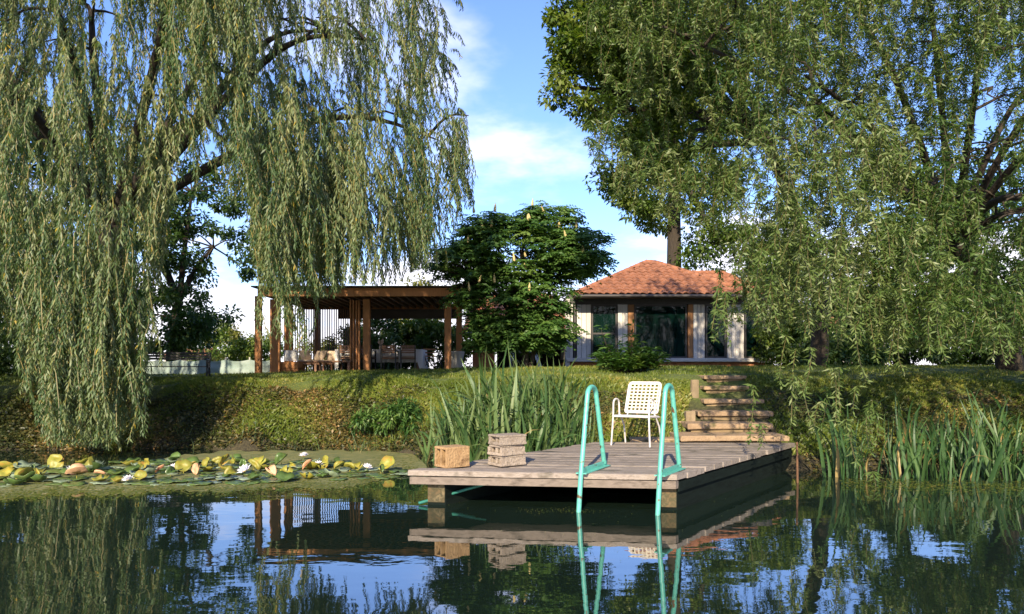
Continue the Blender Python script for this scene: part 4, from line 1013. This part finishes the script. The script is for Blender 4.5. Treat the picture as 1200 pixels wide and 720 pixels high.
# ------------------------------------------------------------------ sumac in front of the house, with pinnate leaves and flower cones
def build_sumac():
    Y = 19.0; base = (PX(614, Y), Y, float(ground(PX(614, Y), Y)))
    root = thing('sumac_tree', 'spreading sumac tree with feathery leaves and cream flower cones in front of the house', 'tree', base); bv = Vector(base); ba = np.array(base)
    lobes = [lobe(610, 295, Y, 1.75, 1.3, .9), lobe(548, 315, Y, .95, 1.1, .7), lobe(672, 300, Y, .95, 1.1, .75), lobe(598, 350, Y, 1.6, 1.2, .8), lobe(622, 388, Y, 1.15, 1.0, .55), lobe(645, 262, Y, .75, .8, .42), lobe(576, 268, Y, .7, .8, .36), lobe(578, 392, Y, .7, .8, .5)]
    share = [130, 80, 80, 115, 85, 38, 28, 48]
    tips = []
    for (c, r), m in zip(lobes, share):
        d = rvec(m); d[:, 1] -= .2; d = unit(d); tips.append(np.array(c) + d * np.array(r) * (0.62 + .38 * rng.random((m, 1))))
    tips = np.concatenate(tips)
    tb = MB(); limb(tb, [(0, 0, -.3), (.04, 0, .5), (-.05, 0, 1.0)], .10, .075, 8, 5)
    limb(tb, [(.12, 0, -.3), (.25, .05, .5), (.3, 0, 1.1)], .07, .05, 8, 5); tb.build('trunk', M_bark, root)
    bb = MB(); hubs = [Vector(c) - bv for c, r in lobes]
    for h in hubs: limb(bb, [(random.uniform(-.05, .3), 0, .95), Vector((.1, 0, .9)).lerp(h, .55) + Vector((0, 0, .12)), h - Vector((0, 0, .2))], .055, .022, 6, 5)
    for t in tips:
        t = Vector(t) - bv; h = min(hubs, key=lambda q: (q - t).length)
        limb(bb, [h - Vector((0, 0, .2)), h.lerp(t, .5) + Vector((0, 0, -.1)), t], .020, .009, 4, 3)
    bb.build('branch', M_bark, root)
    B, D, Nn, Ln, Wd, T = [], [], [], [], [], []
    for t in tips:
        ti = rng.normal(.5, .16); m = int(rng.integers(8, 12)); a0 = rng.uniform(0, 6.28)
        for k in range(m):
            a = a0 + 2 * math.pi * k / m + rng.normal(0, .2); el = rng.uniform(-.1, .75); ln = rng.uniform(.36, .56)
            d = np.array([math.cos(a) * math.cos(el), math.sin(a) * math.cos(el), math.sin(el)])
            for j in range(10):
                s = (j // 2 + .8) / 5.6; p = t + d * ln * s + np.array([0, 0, -.30 * ln * s * s * 1.6]); tang = d + np.array([0, 0, -.9 * s * .6])
                sd = np.cross(tang, [0, 0, 1]); sd /= np.linalg.norm(sd) + 1e-6
                ld = sd * (1 if j % 2 else -1) * .95 + tang * .55 + np.array([0, 0, -.28])
                B.append(p); D.append(ld); Nn.append(np.array([-.1, -.55, .85]) + rng.normal(0, .3, 3)); Ln.append(.150 * (1.15 - .5 * s) * rng.uniform(.8, 1.15)); Wd.append(.055); T.append(ti + rng.normal(0, .1))
    V4 = leaf_quads(np.array(B) - ba, np.array(D), np.array(Nn), np.array(Ln), np.array(Wd))
    tag(link('crown', quads_mesh('crown', V4, np.clip(T, 0, 1), ML_sumac), root), kind='stuff')
    M_cone = mat('cream_flower_cone', (0.40, 0.31, 0.13), (0.52, 0.43, 0.22), scale=30, rough=.95, bump=.8)
    cone = MB(); cone.lathe([(.012, -.10), (.045, -.06), (.042, .02), (.03, .10), (.012, .17), (.003, .20)], 7); cm = cone.mesh('flower_cone', M_cone)
    order = sorted(range(len(tips)), key=lambda i: -(tips[i][2] * .5 - 1.6 * (tips[i][1] - Y)))[:130]
    for i in rng.choice(order, 22, replace=False):
        t = Vector(tips[int(i)]) - bv + Vector((0, -.16, .14)); o = link('flower_cone', cm, root, t); o.rotation_euler = (rng.normal(0, .15), rng.normal(0, .15), 0); o.scale = (.8, .8, rng.uniform(.55, .85))
build_sumac()

def build_peony():
    Y = 15.6; cx = PX(735, Y); gz = float(ground(cx, Y)); base = (cx, Y, gz)
    root = thing('garden_shrub', 'low leafy shrub at the crest of the lawn in front of the dark window', 'shrub', base); ba = np.array(base)
    B, D, Nn, Ln, Wd, T = [], [], [], [], [], []; mb = MB()
    for k in range(52):
        a = rng.uniform(0, 6.28); rr = rng.random() ** .5; x = .74 * rr * math.cos(a); y = .55 * rr * math.sin(a); h = .28 + rng.random() * .5 * (1.15 - rr) + (.42 if k < 3 else 0)
        if k == 0: x, h = .12, 1.0
        if k == 1: x, h = -.50, .95
        limb(mb, [(x * .25, y * .25, -.05), (x * .7, y * .7, h * .5), (x, y, h)], .012, .006, 5, 3)
        ti = rng.normal(.5, .18)
        for q in range(4):
            f = 1 - q * .2; c = np.array([x * (.55 + .45 * f), y * (.55 + .45 * f), h * f])
            for j in range(9):
                a2 = rng.uniform(0, 6.28); d = np.array([math.cos(a2), math.sin(a2), rng.uniform(-.25, .5)])
                B.append(c + d * .02 + rng.normal(0, .03, 3)); D.append(d); Nn.append(np.array([0, 0, 1.]) + rng.normal(0, .3, 3)); Ln.append(rng.uniform(.13, .24)); Wd.append(rng.uniform(.042, .06)); T.append(ti + rng.normal(0, .13))
    V4 = leaf_quads(np.array(B), np.array(D), np.array(Nn), np.array(Ln), np.array(Wd))
    tag(link('foliage', quads_mesh('foliage', V4, np.clip(T, 0, 1), ML_sumac), root), kind='stuff'); mb.build('stem', M_bark, root)
build_peony()

# ------------------------------------------------------------------ background trees and hedges
tree('round_tree', 'dark leafy tree beyond the bench at the left, showing sky through its upper leaves', (PX(205, 30), 30, 1.2), (PX(210, 30), 30, 4.2), .28,
     [lobe(205, 375, 30, 2.2, 2, 1.4) + (.26,), lobe(250, 290, 30, 2.4, 2, 1.7) + (.10,), lobe(170, 290, 30, 2.4, 2, 2.0) + (.24,), lobe(225, 225, 30, 2.6, 2, 1.6) + (.11,), lobe(140, 200, 30, 3, 2, 2) + (.17,)], 180, .5, 130, .20, .11, ML_dark, M_bark)
tree('dark_tree', 'dense dark tree at the left edge behind the weeping willow', (-15.5, 22, 1.2), (-15.4, 22, 4), .3,
     [((-15.8, 22, 4.0), (3.0, 2, 2.6), .45), ((-13.0, 22.5, 3.0), (2.0, 1.6, 1.6), .25), ((-15, 22, 7.4), (3, 2.2, 2.2), .3)], 170, .5, 170, .19, .10, ML_dark, M_bark)
shrub('dark_bush', 'dark bush at the far left edge under the willow', (-10.6, 18.2, 1.9), (1.5, 1.0, .9), 50, .34, 130, .13, .06, ML_dark)
shrub('dark_bush', 'dark bush close to the trunk of the weeping willow', (-12.6, 18.8, 2.0), (1.5, 1.0, 1.0), 50, .34, 130, .13, .06, ML_dark)
shrub('hedge_shrub', 'dense dark green shrub behind the white dining table', (PX(455, 26.5), 26.5, 2.3), (1.5, .9, 1.25), 80, .36, 150, .15, .075, ML_dark)
shrub('hedge_shrub', 'dense green shrub behind the right posts of the pergola', (PX(512, 26.2), 26.2, 2.2), (1.2, .9, 1.25), 64, .34, 150, .15, .075, ML_broad)
shrub('screen_shrub', 'loose dark shrub growing behind the slat screen next to the dining table', (PX(405, 24.8), 24.8, 2.1), (.75, .5, .95), 30, .22, 60, .12, .06, ML_dark)
for k, (px, Y, h, r, lab, ml) in enumerate((
    (262, 62, 3.6, 2.2, 'far yellow green tree just left of the thin pergola post', ML_yellow), (287, 58, 2.6, 1.5, 'far small dull green tree left of the thin pergola post', ML_broad), (312, 60, 2.9, 1.6, 'far bushy green tree seen between the two left pergola posts', ML_broad),
    (238, 55, 4.2, 2.4, 'far green tree beside the large dark tree at the left', ML_broad), (375, 66, 2.6, 2.2, 'far yellowish bush seen low through the slat screen', ML_yellow), (418, 64, 2.9, 2.0, 'far yellow green bush behind the right end of the slat screen', ML_yellow), (487, 46, 5.8, 2.0, 'yellow green tree top above the pergola roof', ML_yellow),
    (60, 60, 6.5, 3.5, 'far green tree behind the left edge of the fabric fence', ML_broad))):
    x = PX(px, Y); g = float(ground(x, Y))
    tree('far_tree', lab, (x, Y, g), (x, Y, g + h * .4), .16, [((x, Y, g + h * .55), (r, r, h * .42), .7), ((x + .4, Y, g + h * .82), (r * .6, r * .6, h * .22), .3)], 44, r * .32, 70, .24, .14, ml, M_bark, group='distant trees beyond the lawn', limbs=False)
for (c, lob, lab) in (((13.2, 25, 1.45), [((13.0, 25, 4.4), (2.8, 2, 2.2), .5), ((11.0, 25, 3.2), (1.8, 1.5, 1.4), .25), ((14, 25, 7), (2.8, 2, 2), .25)], 'dark tree behind the leaning willow trunk at the right'),
                      ((18.5, 26, 1.45), [((18, 26, 4.0), (3.0, 2, 2.4), .6), ((18, 26, 7.4), (3, 2, 2.4), .4)], 'dark tree at the far right edge behind the willow'),
                      ((9.9, 31, 1.5), [((10.4, 31, 3.6), (1.5, 1.5, 1.5), .6), ((10.8, 31, 5.6), (1.5, 1.5, 1.3), .4)], 'mid green tree to the right of the house')):
    tree('background_tree', lab, c, (c[0], c[1], c[2] + 2.4), .26, lob, 130, .5, 130, .19, .10, ML_dark if 'dark' in lab else ML_broad, M_bark, group='trees behind the right bank')

for px, Y, rx, rz, lab, ml in ((915, 24, 1.3, 1.0, 'green bush to the right of the house behind the drooping sprays', ML_broad), (985, 22, 1.4, .8, 'low green bush right of the house in front of the far white building', ML_dark), (1050, 23, 1.5, 1.1, 'dark bush between the white building and the leaning trunk', ML_dark), (1120, 22, 1.3, .9, 'dark bush just left of the leaning willow trunk', ML_dark), (1205, 21, 1.4, 1.1, 'dark bush just right of the leaning willow trunk', ML_dark), (1290, 22, 1.8, 1.3, 'dark bush beyond the right edge of the lawn', ML_dark)):
    shrub('background_bush', lab, (PX(px, Y), Y, 1.5 + rz * .6), (rx, .8, rz), 46, .34, 120, .14, .07, ml, group='bushes behind the right lawn')

# ------------------------------------------------------------------ reeds
def blade_meshes(n, m, h, wd, arch, dead=13):
    out = []
    for k in range(n):
        vs = []; hh = h * rng.uniform(.7, 1.1); ar = arch * rng.uniform(.15, 1.5); segs = 8; tw = rng.uniform(-.6, .6)
        x = z = 0.0; th = rng.uniform(.02, .16)
        for i in range(segs + 1):
            t = i / segs; w_ = wd * (1 - t ** 2.2) ** .8 * (.75 + .25 * min(1, t * 4)) * .5 + .0008; c = math.cos(tw * t); s = math.sin(tw * t)
            vs += [(x - s * w_, -w_ * c, z), (x, 0, z + .0), (x + s * w_, w_ * c, z)]
            vs[-2] = (x - .25 * w_, 0, z)
            th2 = th + ar * max(0, t - .25) ** 1.6 * 2.2; x += math.sin(th2) * hh / segs; z += math.cos(th2) * hh / segs
        fs = []
        for i in range(segs):
            a = i * 3; fs += [(a, a + 1, a + 4, a + 3), (a + 1, a + 2, a + 5, a + 4)]
        mb = MB(); mb.add(vs, fs, 0, True); me = mb.mesh('leaf', m)
        at = me.attributes.new('tint', 'FLOAT', 'FACE'); base = rng.uniform(.1, .85) if k % dead else 1.0
        at.data.foreach_set('value', [1.0 if base == 1.0 else min(.86, max(0, base + (i // 2) * .010)) for i in range(len(fs))]); out.append(me)
    return out
def reed_clump(name, label, pts, meshes, spread, group=None, water=False):
    c = np.mean(np.array(pts), 0); cz = max(-.05, float(ground(c[0], c[1]))); root = thing(name, label, 'reeds', (c[0], c[1], cz), 0, group)
    for (x, y, s) in pts:
        z = max(-.12, float(ground(x, y))) - .02
        o = link('leaf', meshes[int(rng.integers(len(meshes)))], root, Vector((x - c[0], y - c[1], z - cz)))
        o.rotation_euler = (rng.normal(0, spread), rng.normal(0, spread), rng.uniform(0, 6.28)); q = s * rng.uniform(.65, 1.12); o.scale = (q, q * rng.uniform(.8, 1.2), q)
    return root
BL = blade_meshes(26, ML_iris, 1.30, .056, 1.45, 26)
ML_reed = leafmat('shaded_reed_leaf', [(0.0, (0.020, 0.060, 0.016)), (0.5, (0.045, 0.105, 0.028)), (0.9, (0.085, 0.15, 0.045)), (1.0, (0.3, 0.22, 0.08))], 0.22)  # greener than the iris, with the bed's shade darkened into the colour
BS = blade_meshes(26, ML_reed, 1.25, .050, .9, 25)
BS2 = blade_meshes(20, ML_reed, 1.25, .046, 1.5, 25)
pts = []
for i in range(290):
    px = rng.normal(556, 30); px = min(690, max(497, px)); y = rng.uniform(10.9, 12.3); pts.append((PX(px, y), y, 1.12 - abs(px - 590) / 240))
reed_clump('iris_clump', 'left part of the big clump of arching green iris blades, behind the clay block', pts, BL, .22)
pts = []
for i in range(290):
    px = rng.normal(640, 24); px = min(690, max(560, px)); y = rng.uniform(10.7, 12.0); pts.append((PX(px, y), y, 1.10 - abs(px - 600) / 260))
reed_clump('iris_clump', 'right part of the big clump of arching green iris blades, nearest the chair', pts, BL, .22)
pts = []
for i in range(290):
    px = min(680, max(520, rng.normal(598, 26))); y = rng.uniform(10.8, 11.9); pts.append((PX(px, y), y, rng.uniform(.95, 1.15)))
reed_clump('iris_clump', 'middle part of the big clump of arching green iris blades, behind the stacked concrete blocks', pts, BL, .22)
pts = []
for i in range(120):
    px = rng.uniform(655, 700); y = rng.uniform(10.8, 11.6); pts.append((PX(px, y), y, rng.uniform(.35, .62)))
for i in range(70):
    px = rng.uniform(410, 505); y = rng.uniform(12.2, 13.0); pts.append((PX(px, y), y, rng.uniform(.25, .55)))
reed_clump('sedge_clump', 'low thin grassy blades around the foot of the big iris clump', pts, blade_meshes(12, ML_iris, 1.0, .018, 1.2), .3)
pts = []
for i in range(240):
    px = rng.uniform(150, 500); xx = PX(px, 13.0); yy = float(shore(xx)) + rng.uniform(-.12, .35); pts.append((xx, yy, rng.uniform(.16, .42) * (1 + .5 * math.sin(px * .09))))
reed_clump('sedge_fringe', 'ragged fringe of short grass blades along the waterline behind the water lilies', pts, blade_meshes(12, ML_iris, 1.0, .020, 1.3), .35)
pts = [(PX(rng.normal(992, 9), 9.6), rng.uniform(9.35, 9.9), rng.uniform(.7, .98)) for i in range(46)]
reed_clump('reed_clump', 'narrow upright clump of reeds in the water right of the rusty stake', pts, BS, .07)
pts = []
for i in range(280):
    px = rng.uniform(1040, 1200); y = rng.uniform(9.2, 10.4); pts.append((PX(px, y), y, rng.uniform(.55, .95)))
reed_clump('reed_clump', 'wide dark bed of arching reeds along the right bank under the willow', pts, BS2 + BS, .20)
pts = []
for i in range(150):
    px = rng.uniform(1200, 1420); y = rng.uniform(8.9, 10.2); pts.append((PX(px, y), y, rng.uniform(.6, 1.0)))
reed_clump('reed_clump', 'bed of reeds beyond the right edge of the picture along the bank', pts, BS2 + BS, .20)
pts = [(PX(rng.normal(1012, 14), 9.5), rng.uniform(9.3, 9.8), rng.uniform(.4, .72)) for i in range(26)]
reed_clump('reed_clump', 'short thin reeds between the narrow clump and the wide reed bed', pts, BS, .12)
shrub('bank_weed', 'leafy weeds on the bank left of the iris clump', (PX(462, 12.9), 13.0, .38), (.85, .4, .42), 40, .16, 110, .11, .035, ML_sumac, cat='weeds')

# ------------------------------------------------------------------ grass and bank plants (uncountable)
def grass(name, n, xr, sr, h, wd, m, tint, lean=.5, dens=None):
    x = rng.uniform(*xr, n); s = rng.uniform(*sr, n); y = shore(x) + bankw(x) * s
    keep = np.ones(n, bool)
    keep &= ~((x > 2.45) & (x < 4.1) & (y > 10.3) & (y < 13.6) & (x > 2.3 + (y - 10.3) * .33) & (x < 3.95 + .05 * (y - 10.3)))
    keep &= ~((x > A_.x) & (x < C_.x) & (y < 10.75) & (x > 1.2))
    x, y = x[keep], y[keep]; n = len(x); z = ground(x, y) - .01
    hh = h * rng.uniform(.5, 1.3, n) * (0.75 + .5 * np.sin(x * 2.1 + 1) * np.sin(y * 2.7)); a = rng.uniform(0, 6.28, n); wv = wd * rng.uniform(.7, 1.3, n)
    d = np.stack([np.cos(a), np.sin(a), np.zeros(n)], -1); sd = np.stack([-np.sin(a), np.cos(a), np.zeros(n)], -1)
    b = np.stack([x, y, z], -1); ln = rng.uniform(.1, 1, n) * lean
    mid = b + d * (hh * ln * .35)[:, None] + np.array([0, 0, 1.]) * (hh * .6)[:, None]; tip = b + d * (hh * ln)[:, None] + np.array([0, 0, 1.]) * (hh * (1 - .3 * ln))[:, None]
    V4 = np.stack([b - sd * wv[:, None] * .5, b + sd * wv[:, None] * .5, mid + sd * wv[:, None] * .35, tip], 1)
    T = np.clip(tint(x, y) + rng.normal(0, .16, n), 0, 1)
    tag(link(name, quads_mesh(name, V4, T, m)), name.replace('_', ' ') + ' growing on the pond bank and lawn', 'grass', kind='stuff')
patch = lambda x, y: .15 * np.sin(x * 1.3 + 2 * np.sin(y * .9)) + .12 * np.sin(x * 3.7 + y * 2.9)
grass('lawn_grass', 95000, (-15, 12), (.80, 2.8), .07, .013, ML_grass, lambda x, y: .50 + patch(x, y), .6)
grass('bank_grass', 75000, (-2.5, 12), (.12, .95), .10, .012, ML_grass, lambda x, y: .54 + patch(x, y), 1.0)
grass('tuft_grass', 85000, (-12, 1), (.06, .97), .10, .011, ML_grass, lambda x, y: .60 + patch(x, y), .9)
grass('far_lawn_grass', 40000, (-16, 16), (2.4, 7.5), .06, .02, ML_grass, lambda x, y: .5 + patch(x, y), .6)
def litter(name, n, xr, sr, ll, lw, shift, lab):
    x = rng.uniform(*xr, n); s = rng.uniform(*sr, n); y = shore(x) + bankw(x) * s; z = ground(x, y) + rng.uniform(0, .05, n)
    keep = ~((x > 2.3) & (x < 4.1)); x, y, z = x[keep], y[keep], z[keep]; n = len(x)
    B = np.stack([x, y, z], -1); D = rvec(n) * np.array([1, 1, .5]) + np.array([0, -.3, -.1]); Nn = np.array([0, -.5, .9]) + rng.normal(0, .5, (n, 3))
    T = np.clip(shift + patch(x, y) * 1.1 + .10 * np.sin(x * .8) + rng.normal(0, .2, n), 0, 1)
    V4 = leaf_quads(B, D, Nn, ll * rng.uniform(.5, 1.3, n), lw * rng.uniform(.6, 1.3, n))
    tag(link(name, quads_mesh(name, V4, T, ML_litter)), lab, 'ground cover', kind='stuff')
litter('ground_cover', 62000, (-13, 1.5), (-.06, .80), .075, .034, .45, 'olive and brown low ground cover on the left bank')
litter('bank_foliage', 22000, (1.5, 12), (.0, .8), .07, .03, .42, 'low leafy cover on the right bank')

# ------------------------------------------------------------------ water lilies, pond scum, drifting leaves
def build_lilies():
    M_pad_g = mat('lily_pad_green', (0.05, 0.10, 0.025), (0.085, 0.14, 0.035), scale=6, rough=.35, c3=(0.14, 0.16, 0.04))
    M_pad_s = mat('lily_pad_silver', (0.16, 0.22, 0.14), (0.22, 0.28, 0.18), scale=6, rough=.3, c3=(0.12, 0.17, 0.09))
    M_pad_y = mat('lily_pad_yellow', (0.32, 0.24, 0.02), (0.20, 0.21, 0.03), scale=9, rough=.5, c3=(0.36, 0.19, 0.035))
    M_pad_p = mat('lily_pad_pinkish', (0.50, 0.26, 0.14), (0.58, 0.36, 0.20), scale=5, rough=.5)
    def pad(kind, m, k):
        n = 18; r = .105; notch = .22; vs = [(0.0, 0, 0)]; vs2 = []
        rings = (.5, 1.0)
        for rr in rings:
            for i in range(n + 1):
                a = notch + (2 * math.pi - 2 * notch) * i / n; q = r * rr * (1 + .05 * math.sin(3 * a + k) + .03 * math.sin(7 * a + k * 2)); x, y = q * math.cos(a), q * math.sin(a)
                if kind == 'flat': z = .004 * math.sin(5 * a + k) * rr + .008 * rr * rr * (k % 2)
                elif kind == 'cup': z = .05 * (q / r) ** 2 + .012 * math.sin(4 * a + k) * rr
                else:           # folded up along the middle
                    f = math.radians(50 + 12 * (k % 3)); z = abs(y) * math.sin(f) + .01 * math.sin(3 * a); y = y * math.cos(f)
                vs.append((x, y, z))
        m1 = n + 1; fs = [(0, 1 + i, 2 + i) for i in range(n)] + [(1 + i, 1 + m1 + i, 2 + m1 + i, 2 + i) for i in range(n)]
        mb = MB(); o = len(vs); vb = [(x, y, z - .004) for x, y, z in vs]
        mb.add(vs + vb, fs + [tuple(o + j for j in reversed(f)) for f in fs] + [(1 + m1 + i, o + 1 + m1 + i, o + 2 + m1 + i, 2 + m1 + i) for i in range(n)], 0, True)
        return mb.mesh('lily_pad', m)
    flats = [pad('flat', (M_pad_g, M_pad_g, M_pad_s, M_pad_g, M_pad_s)[k % 5], k) for k in range(10)]
    cups = [pad('cup', (M_pad_g, M_pad_y, M_pad_s)[k % 3], k) for k in range(6)]
    folds = [pad('fold', (M_pad_y, M_pad_y, M_pad_p, M_pad_g)[k % 4], k) for k in range(8)]
    root = thing('water_lily_bed', 'bed of water lilies with flat green pads and raised yellow leaves', 'water lilies', (PX(220, 9.8), 9.8, 0)); b = Vector(root.location)
    placed = []
    def put(me, px, py, z=.008, s=1.0, tilt=(0, 0), rz=None):
        Y = F * CH / (py - HZ); p = Vector((PX(px, Y), Y, z)); o = link('lily_pad', me, root, p - b); o.scale = (s, s, s)
        o.rotation_euler = (tilt[0], tilt[1], rng.uniform(0, 6.28) if rz is None else rz); return o
    i = 0; tries = 0; zlev = 0
    while i < 258 and tries < 4000:
        tries += 1
        py = rng.uniform(541, 573); px = rng.uniform(-70, 478)
        top = np.interp(px, [-70, 60, 200, 300, 440, 478], [548, 546, 538, 536, 545, 552]); lowb = np.interp(px, [-70, 60, 200, 440, 478], [572, 569, 570, 563, 560])
        if not (top < py < lowb): continue
        Y = F * CH / (py - HZ); x = PX(px, Y); r = rng.uniform(.75, 1.45)
        if any((x - a) ** 2 + (Y - c) ** 2 < (.085 * (r + d) * .58) ** 2 for a, c, d in placed): continue
        placed.append((x, Y, r)); zlev = .006 + .003 * (i % 7)
        if rng.random() < .78: put(flats[int(rng.integers(10))], px, py, zlev, r, (rng.normal(0, .04), rng.normal(0, .04)))
        else: put(cups[int(rng.integers(6))], px, py, zlev + .01, r * .95, (rng.normal(0, .2), rng.normal(0, .2)))
        i += 1
    up = [(68, 546, 1.35, 80), (112, 548, 1.35, 95), (117, 558, .85, 55), (8, 560, 1.1, 30), (30, 562, 1.3, 25), (45, 562, 1.1, 30), (18, 548, .7, 40), (38, 550, .6, 60), (168, 550, .95, 55), (175, 546, .95, 85), (188, 552, .9, 70), (206, 541, 1.2, 35), (215, 552, 1.2, 40), (226, 546, .8, 75), (232, 553, 1.0, 45), (243, 545, .9, 60), (255, 543, .9, 60), (262, 546, 1.4, 50), (275, 543, .8, 85), (285, 545, .8, 85), (297, 550, 1.2, 65), (305, 546, 1.1, 40), (318, 556, 1.0, 40), (330, 543, 1.3, 50), (336, 556, .9, 35), (344, 546, .7, 80), (360, 549, 1.1, 45), (383, 546, 1.1, 70), (398, 549, .9, 40), (410, 551, 1.0, 35), (455, 550, 1.4, 45), (446, 553, .9, 30), (270, 558, 1.0, 40), (165, 562, .9, 40), (90, 560, 1.4, 22), (200, 556, .9, 40), (420, 550, .8, 40)]
    for k, (px, py, s, an) in enumerate(up):
        me = folds[k % 8] if k % 3 else cups[(k * 2 + 1) % 6]
        o = put(me, px, py + 3, .02 + .045 * s, s * .86); a = math.radians(an)
        o.rotation_mode = 'QUATERNION'; o.rotation_quaternion = Quaternion((0, 0, 1), rng.uniform(-.9, .9)) @ Quaternion((1, 0, 0), a) @ Quaternion((0, 0, 1), rng.uniform(0, 6.28))
        mb = MB(); p = o.location; mb.tube([(p.x, p.y, -.2), (p.x, p.y, p.z - .03)], .006, 5); mb.build('stalk', M_pad_y, root)
    # flowers
    M_petal = mat('white_petal', (0.72, 0.70, 0.76), (0.8, 0.78, 0.8), scale=20, rough=.5)
    M_core = mat('yellow_stamen', (0.6, 0.4, 0.04), (0.7, 0.5, 0.08), scale=20, rough=.7)
    mb = MB()
    for lay, (nn, el, ln) in enumerate(((8, .35, .075), (8, .75, .068), (6, 1.15, .055))):
        for k in range(nn):
            a = 2 * math.pi * (k + .5 * (lay % 2)) / nn; ca, sa = math.cos(a), math.sin(a); ce, se = math.cos(el), math.sin(el)
            def q(r, wv, up): return (ca * r * ce - sa * wv, sa * r * ce + ca * wv, r * se + up)
            vs = [q(.008, 0, 0), q(ln * .55, .016, .004), q(ln, 0, 0.004), q(ln * .55, -.016, .004), q(ln * .5, 0, -.006)]
            mb.add(vs, [(0, 4, 1), (4, 2, 1), (0, 3, 4), (4, 3, 2)], 0)
    mb.lathe([(.014, .0), (.016, .02), (.01, .03)], 8, mi=1)
    fm = mb.mesh('flower', [M_petal, M_core])
    for (px, py, s) in ((83, 551, 1.1), (204, 549, 1.3), (287, 552, 1.45), (356, 534, 1.2), (373, 544, 1.0), (430, 548, 1.1), (150, 563, 1.1)):
        Y = F * CH / (py + 5 - HZ); o = link('flower', fm, root, Vector((PX(px, Y), Y, .05)) - b); o.scale = (s, s, s); o.rotation_euler = (rng.normal(-.2, .2), rng.normal(0, .2), rng.uniform(0, 6))
        mb = MB(); mb.tube([(PX(px, Y) - b.x, Y - b.y, -.2), (PX(px, Y) - b.x, Y - b.y, .05)], .006, 5); mb.build('stalk', M_pad_g, root)
build_lilies()

def build_scum():
    m = mat('pond_scum', (0.27, 0.235, 0.075), (0.10, 0.12, 0.035), scale=4.5, stretch=(.5, 2.6, 1), rough=.8, bump=.5, c3=(0.38, 0.32, 0.14), bscale=18)
    n = 160; vs = []
    px = np.linspace(-420, 500, n)
    up = np.interp(px, [-420, 0, 140, 200, 260, 400, 480, 492, 500], [540, 546, 545, 536, 529, 528, 530, 538, 548]) + .9 * np.sin(px * .11) + .7 * np.sin(px * .31)
    lo = np.interp(px, [-420, 0, 80, 200, 300, 400, 440, 480], [588, 583, 581, 577, 574, 571, 566, 553]) + 1.8 * np.sin(px * .05 + 1) + 1.2 * np.sin(px * .17) + 1.1 * np.sin(px * .43) + .9 * np.sin(px * .91)
    fs = []
    for i in range(n):
        for py in (lo[i], up[i]):
            Y = F * CH / (py - HZ); vs.append((PX(px[i], Y), Y, .003))
    for i in range(n - 1): fs.append((2 * i, 2 * i + 2, 2 * i + 3, 2 * i + 1))
    mb = MB(); mb.add(vs, fs); o = mb.build('pond_scum', m); tag(o, 'olive sheet of duckweed around the lily bed', 'duckweed', kind='stuff')
    # loose flecks along the edges and by the right reeds
    k = 9500; t = rng.random(k); pxx = rng.uniform(-60, 490, k); low = np.interp(pxx, px, lo); pyy = np.where(rng.random(k) < .5, low + rng.normal(-2, 3.4, k), low - rng.uniform(0, 36, k) * np.interp(pxx, [-60, 150, 300, 490], [.9, 1, 1.1, .7]))
    k2 = 1300; px2 = rng.uniform(985, 1215, k2); py2 = rng.normal(569, 5, k2) + (px2 - 1100) * .02
    k3 = 260; px3 = np.concatenate([rng.normal(655, 22, 130), rng.uniform(500, 930, 130)]); py3 = np.concatenate([rng.normal(599, 1.5, 130), rng.uniform(585, 660, 130)])
    pxx = np.concatenate([pxx, px2, px3]); pyy = np.concatenate([pyy, py2, py3]); kk = len(pxx)
    Y = F * CH / (pyy - HZ); X = (pxx - 600) * Y / F; B = np.stack([X, Y, np.full(kk, .0045) + rng.uniform(0, .003, kk)], -1); a = rng.uniform(0, 6.28, kk)
    s = rng.uniform(.006, .024, kk); s[k + k2:] *= .35
    d = np.stack([np.cos(a), np.sin(a), np.zeros(kk)], -1); e = np.stack([-np.sin(a), np.cos(a), np.zeros(kk)], -1)
    V4 = np.stack([B - d * s[:, None], B - e * s[:, None] * .7, B + d * s[:, None], B + e * s[:, None] * .7], 1)
    tag(link('duckweed_fleck', quads_mesh('duckweed_fleck', V4, np.clip(rng.normal(.6, .25, kk), 0, 1), ML_grass)), 'loose flecks of duckweed and fallen leaves drifting on the pond', 'duckweed', kind='stuff')
build_scum()
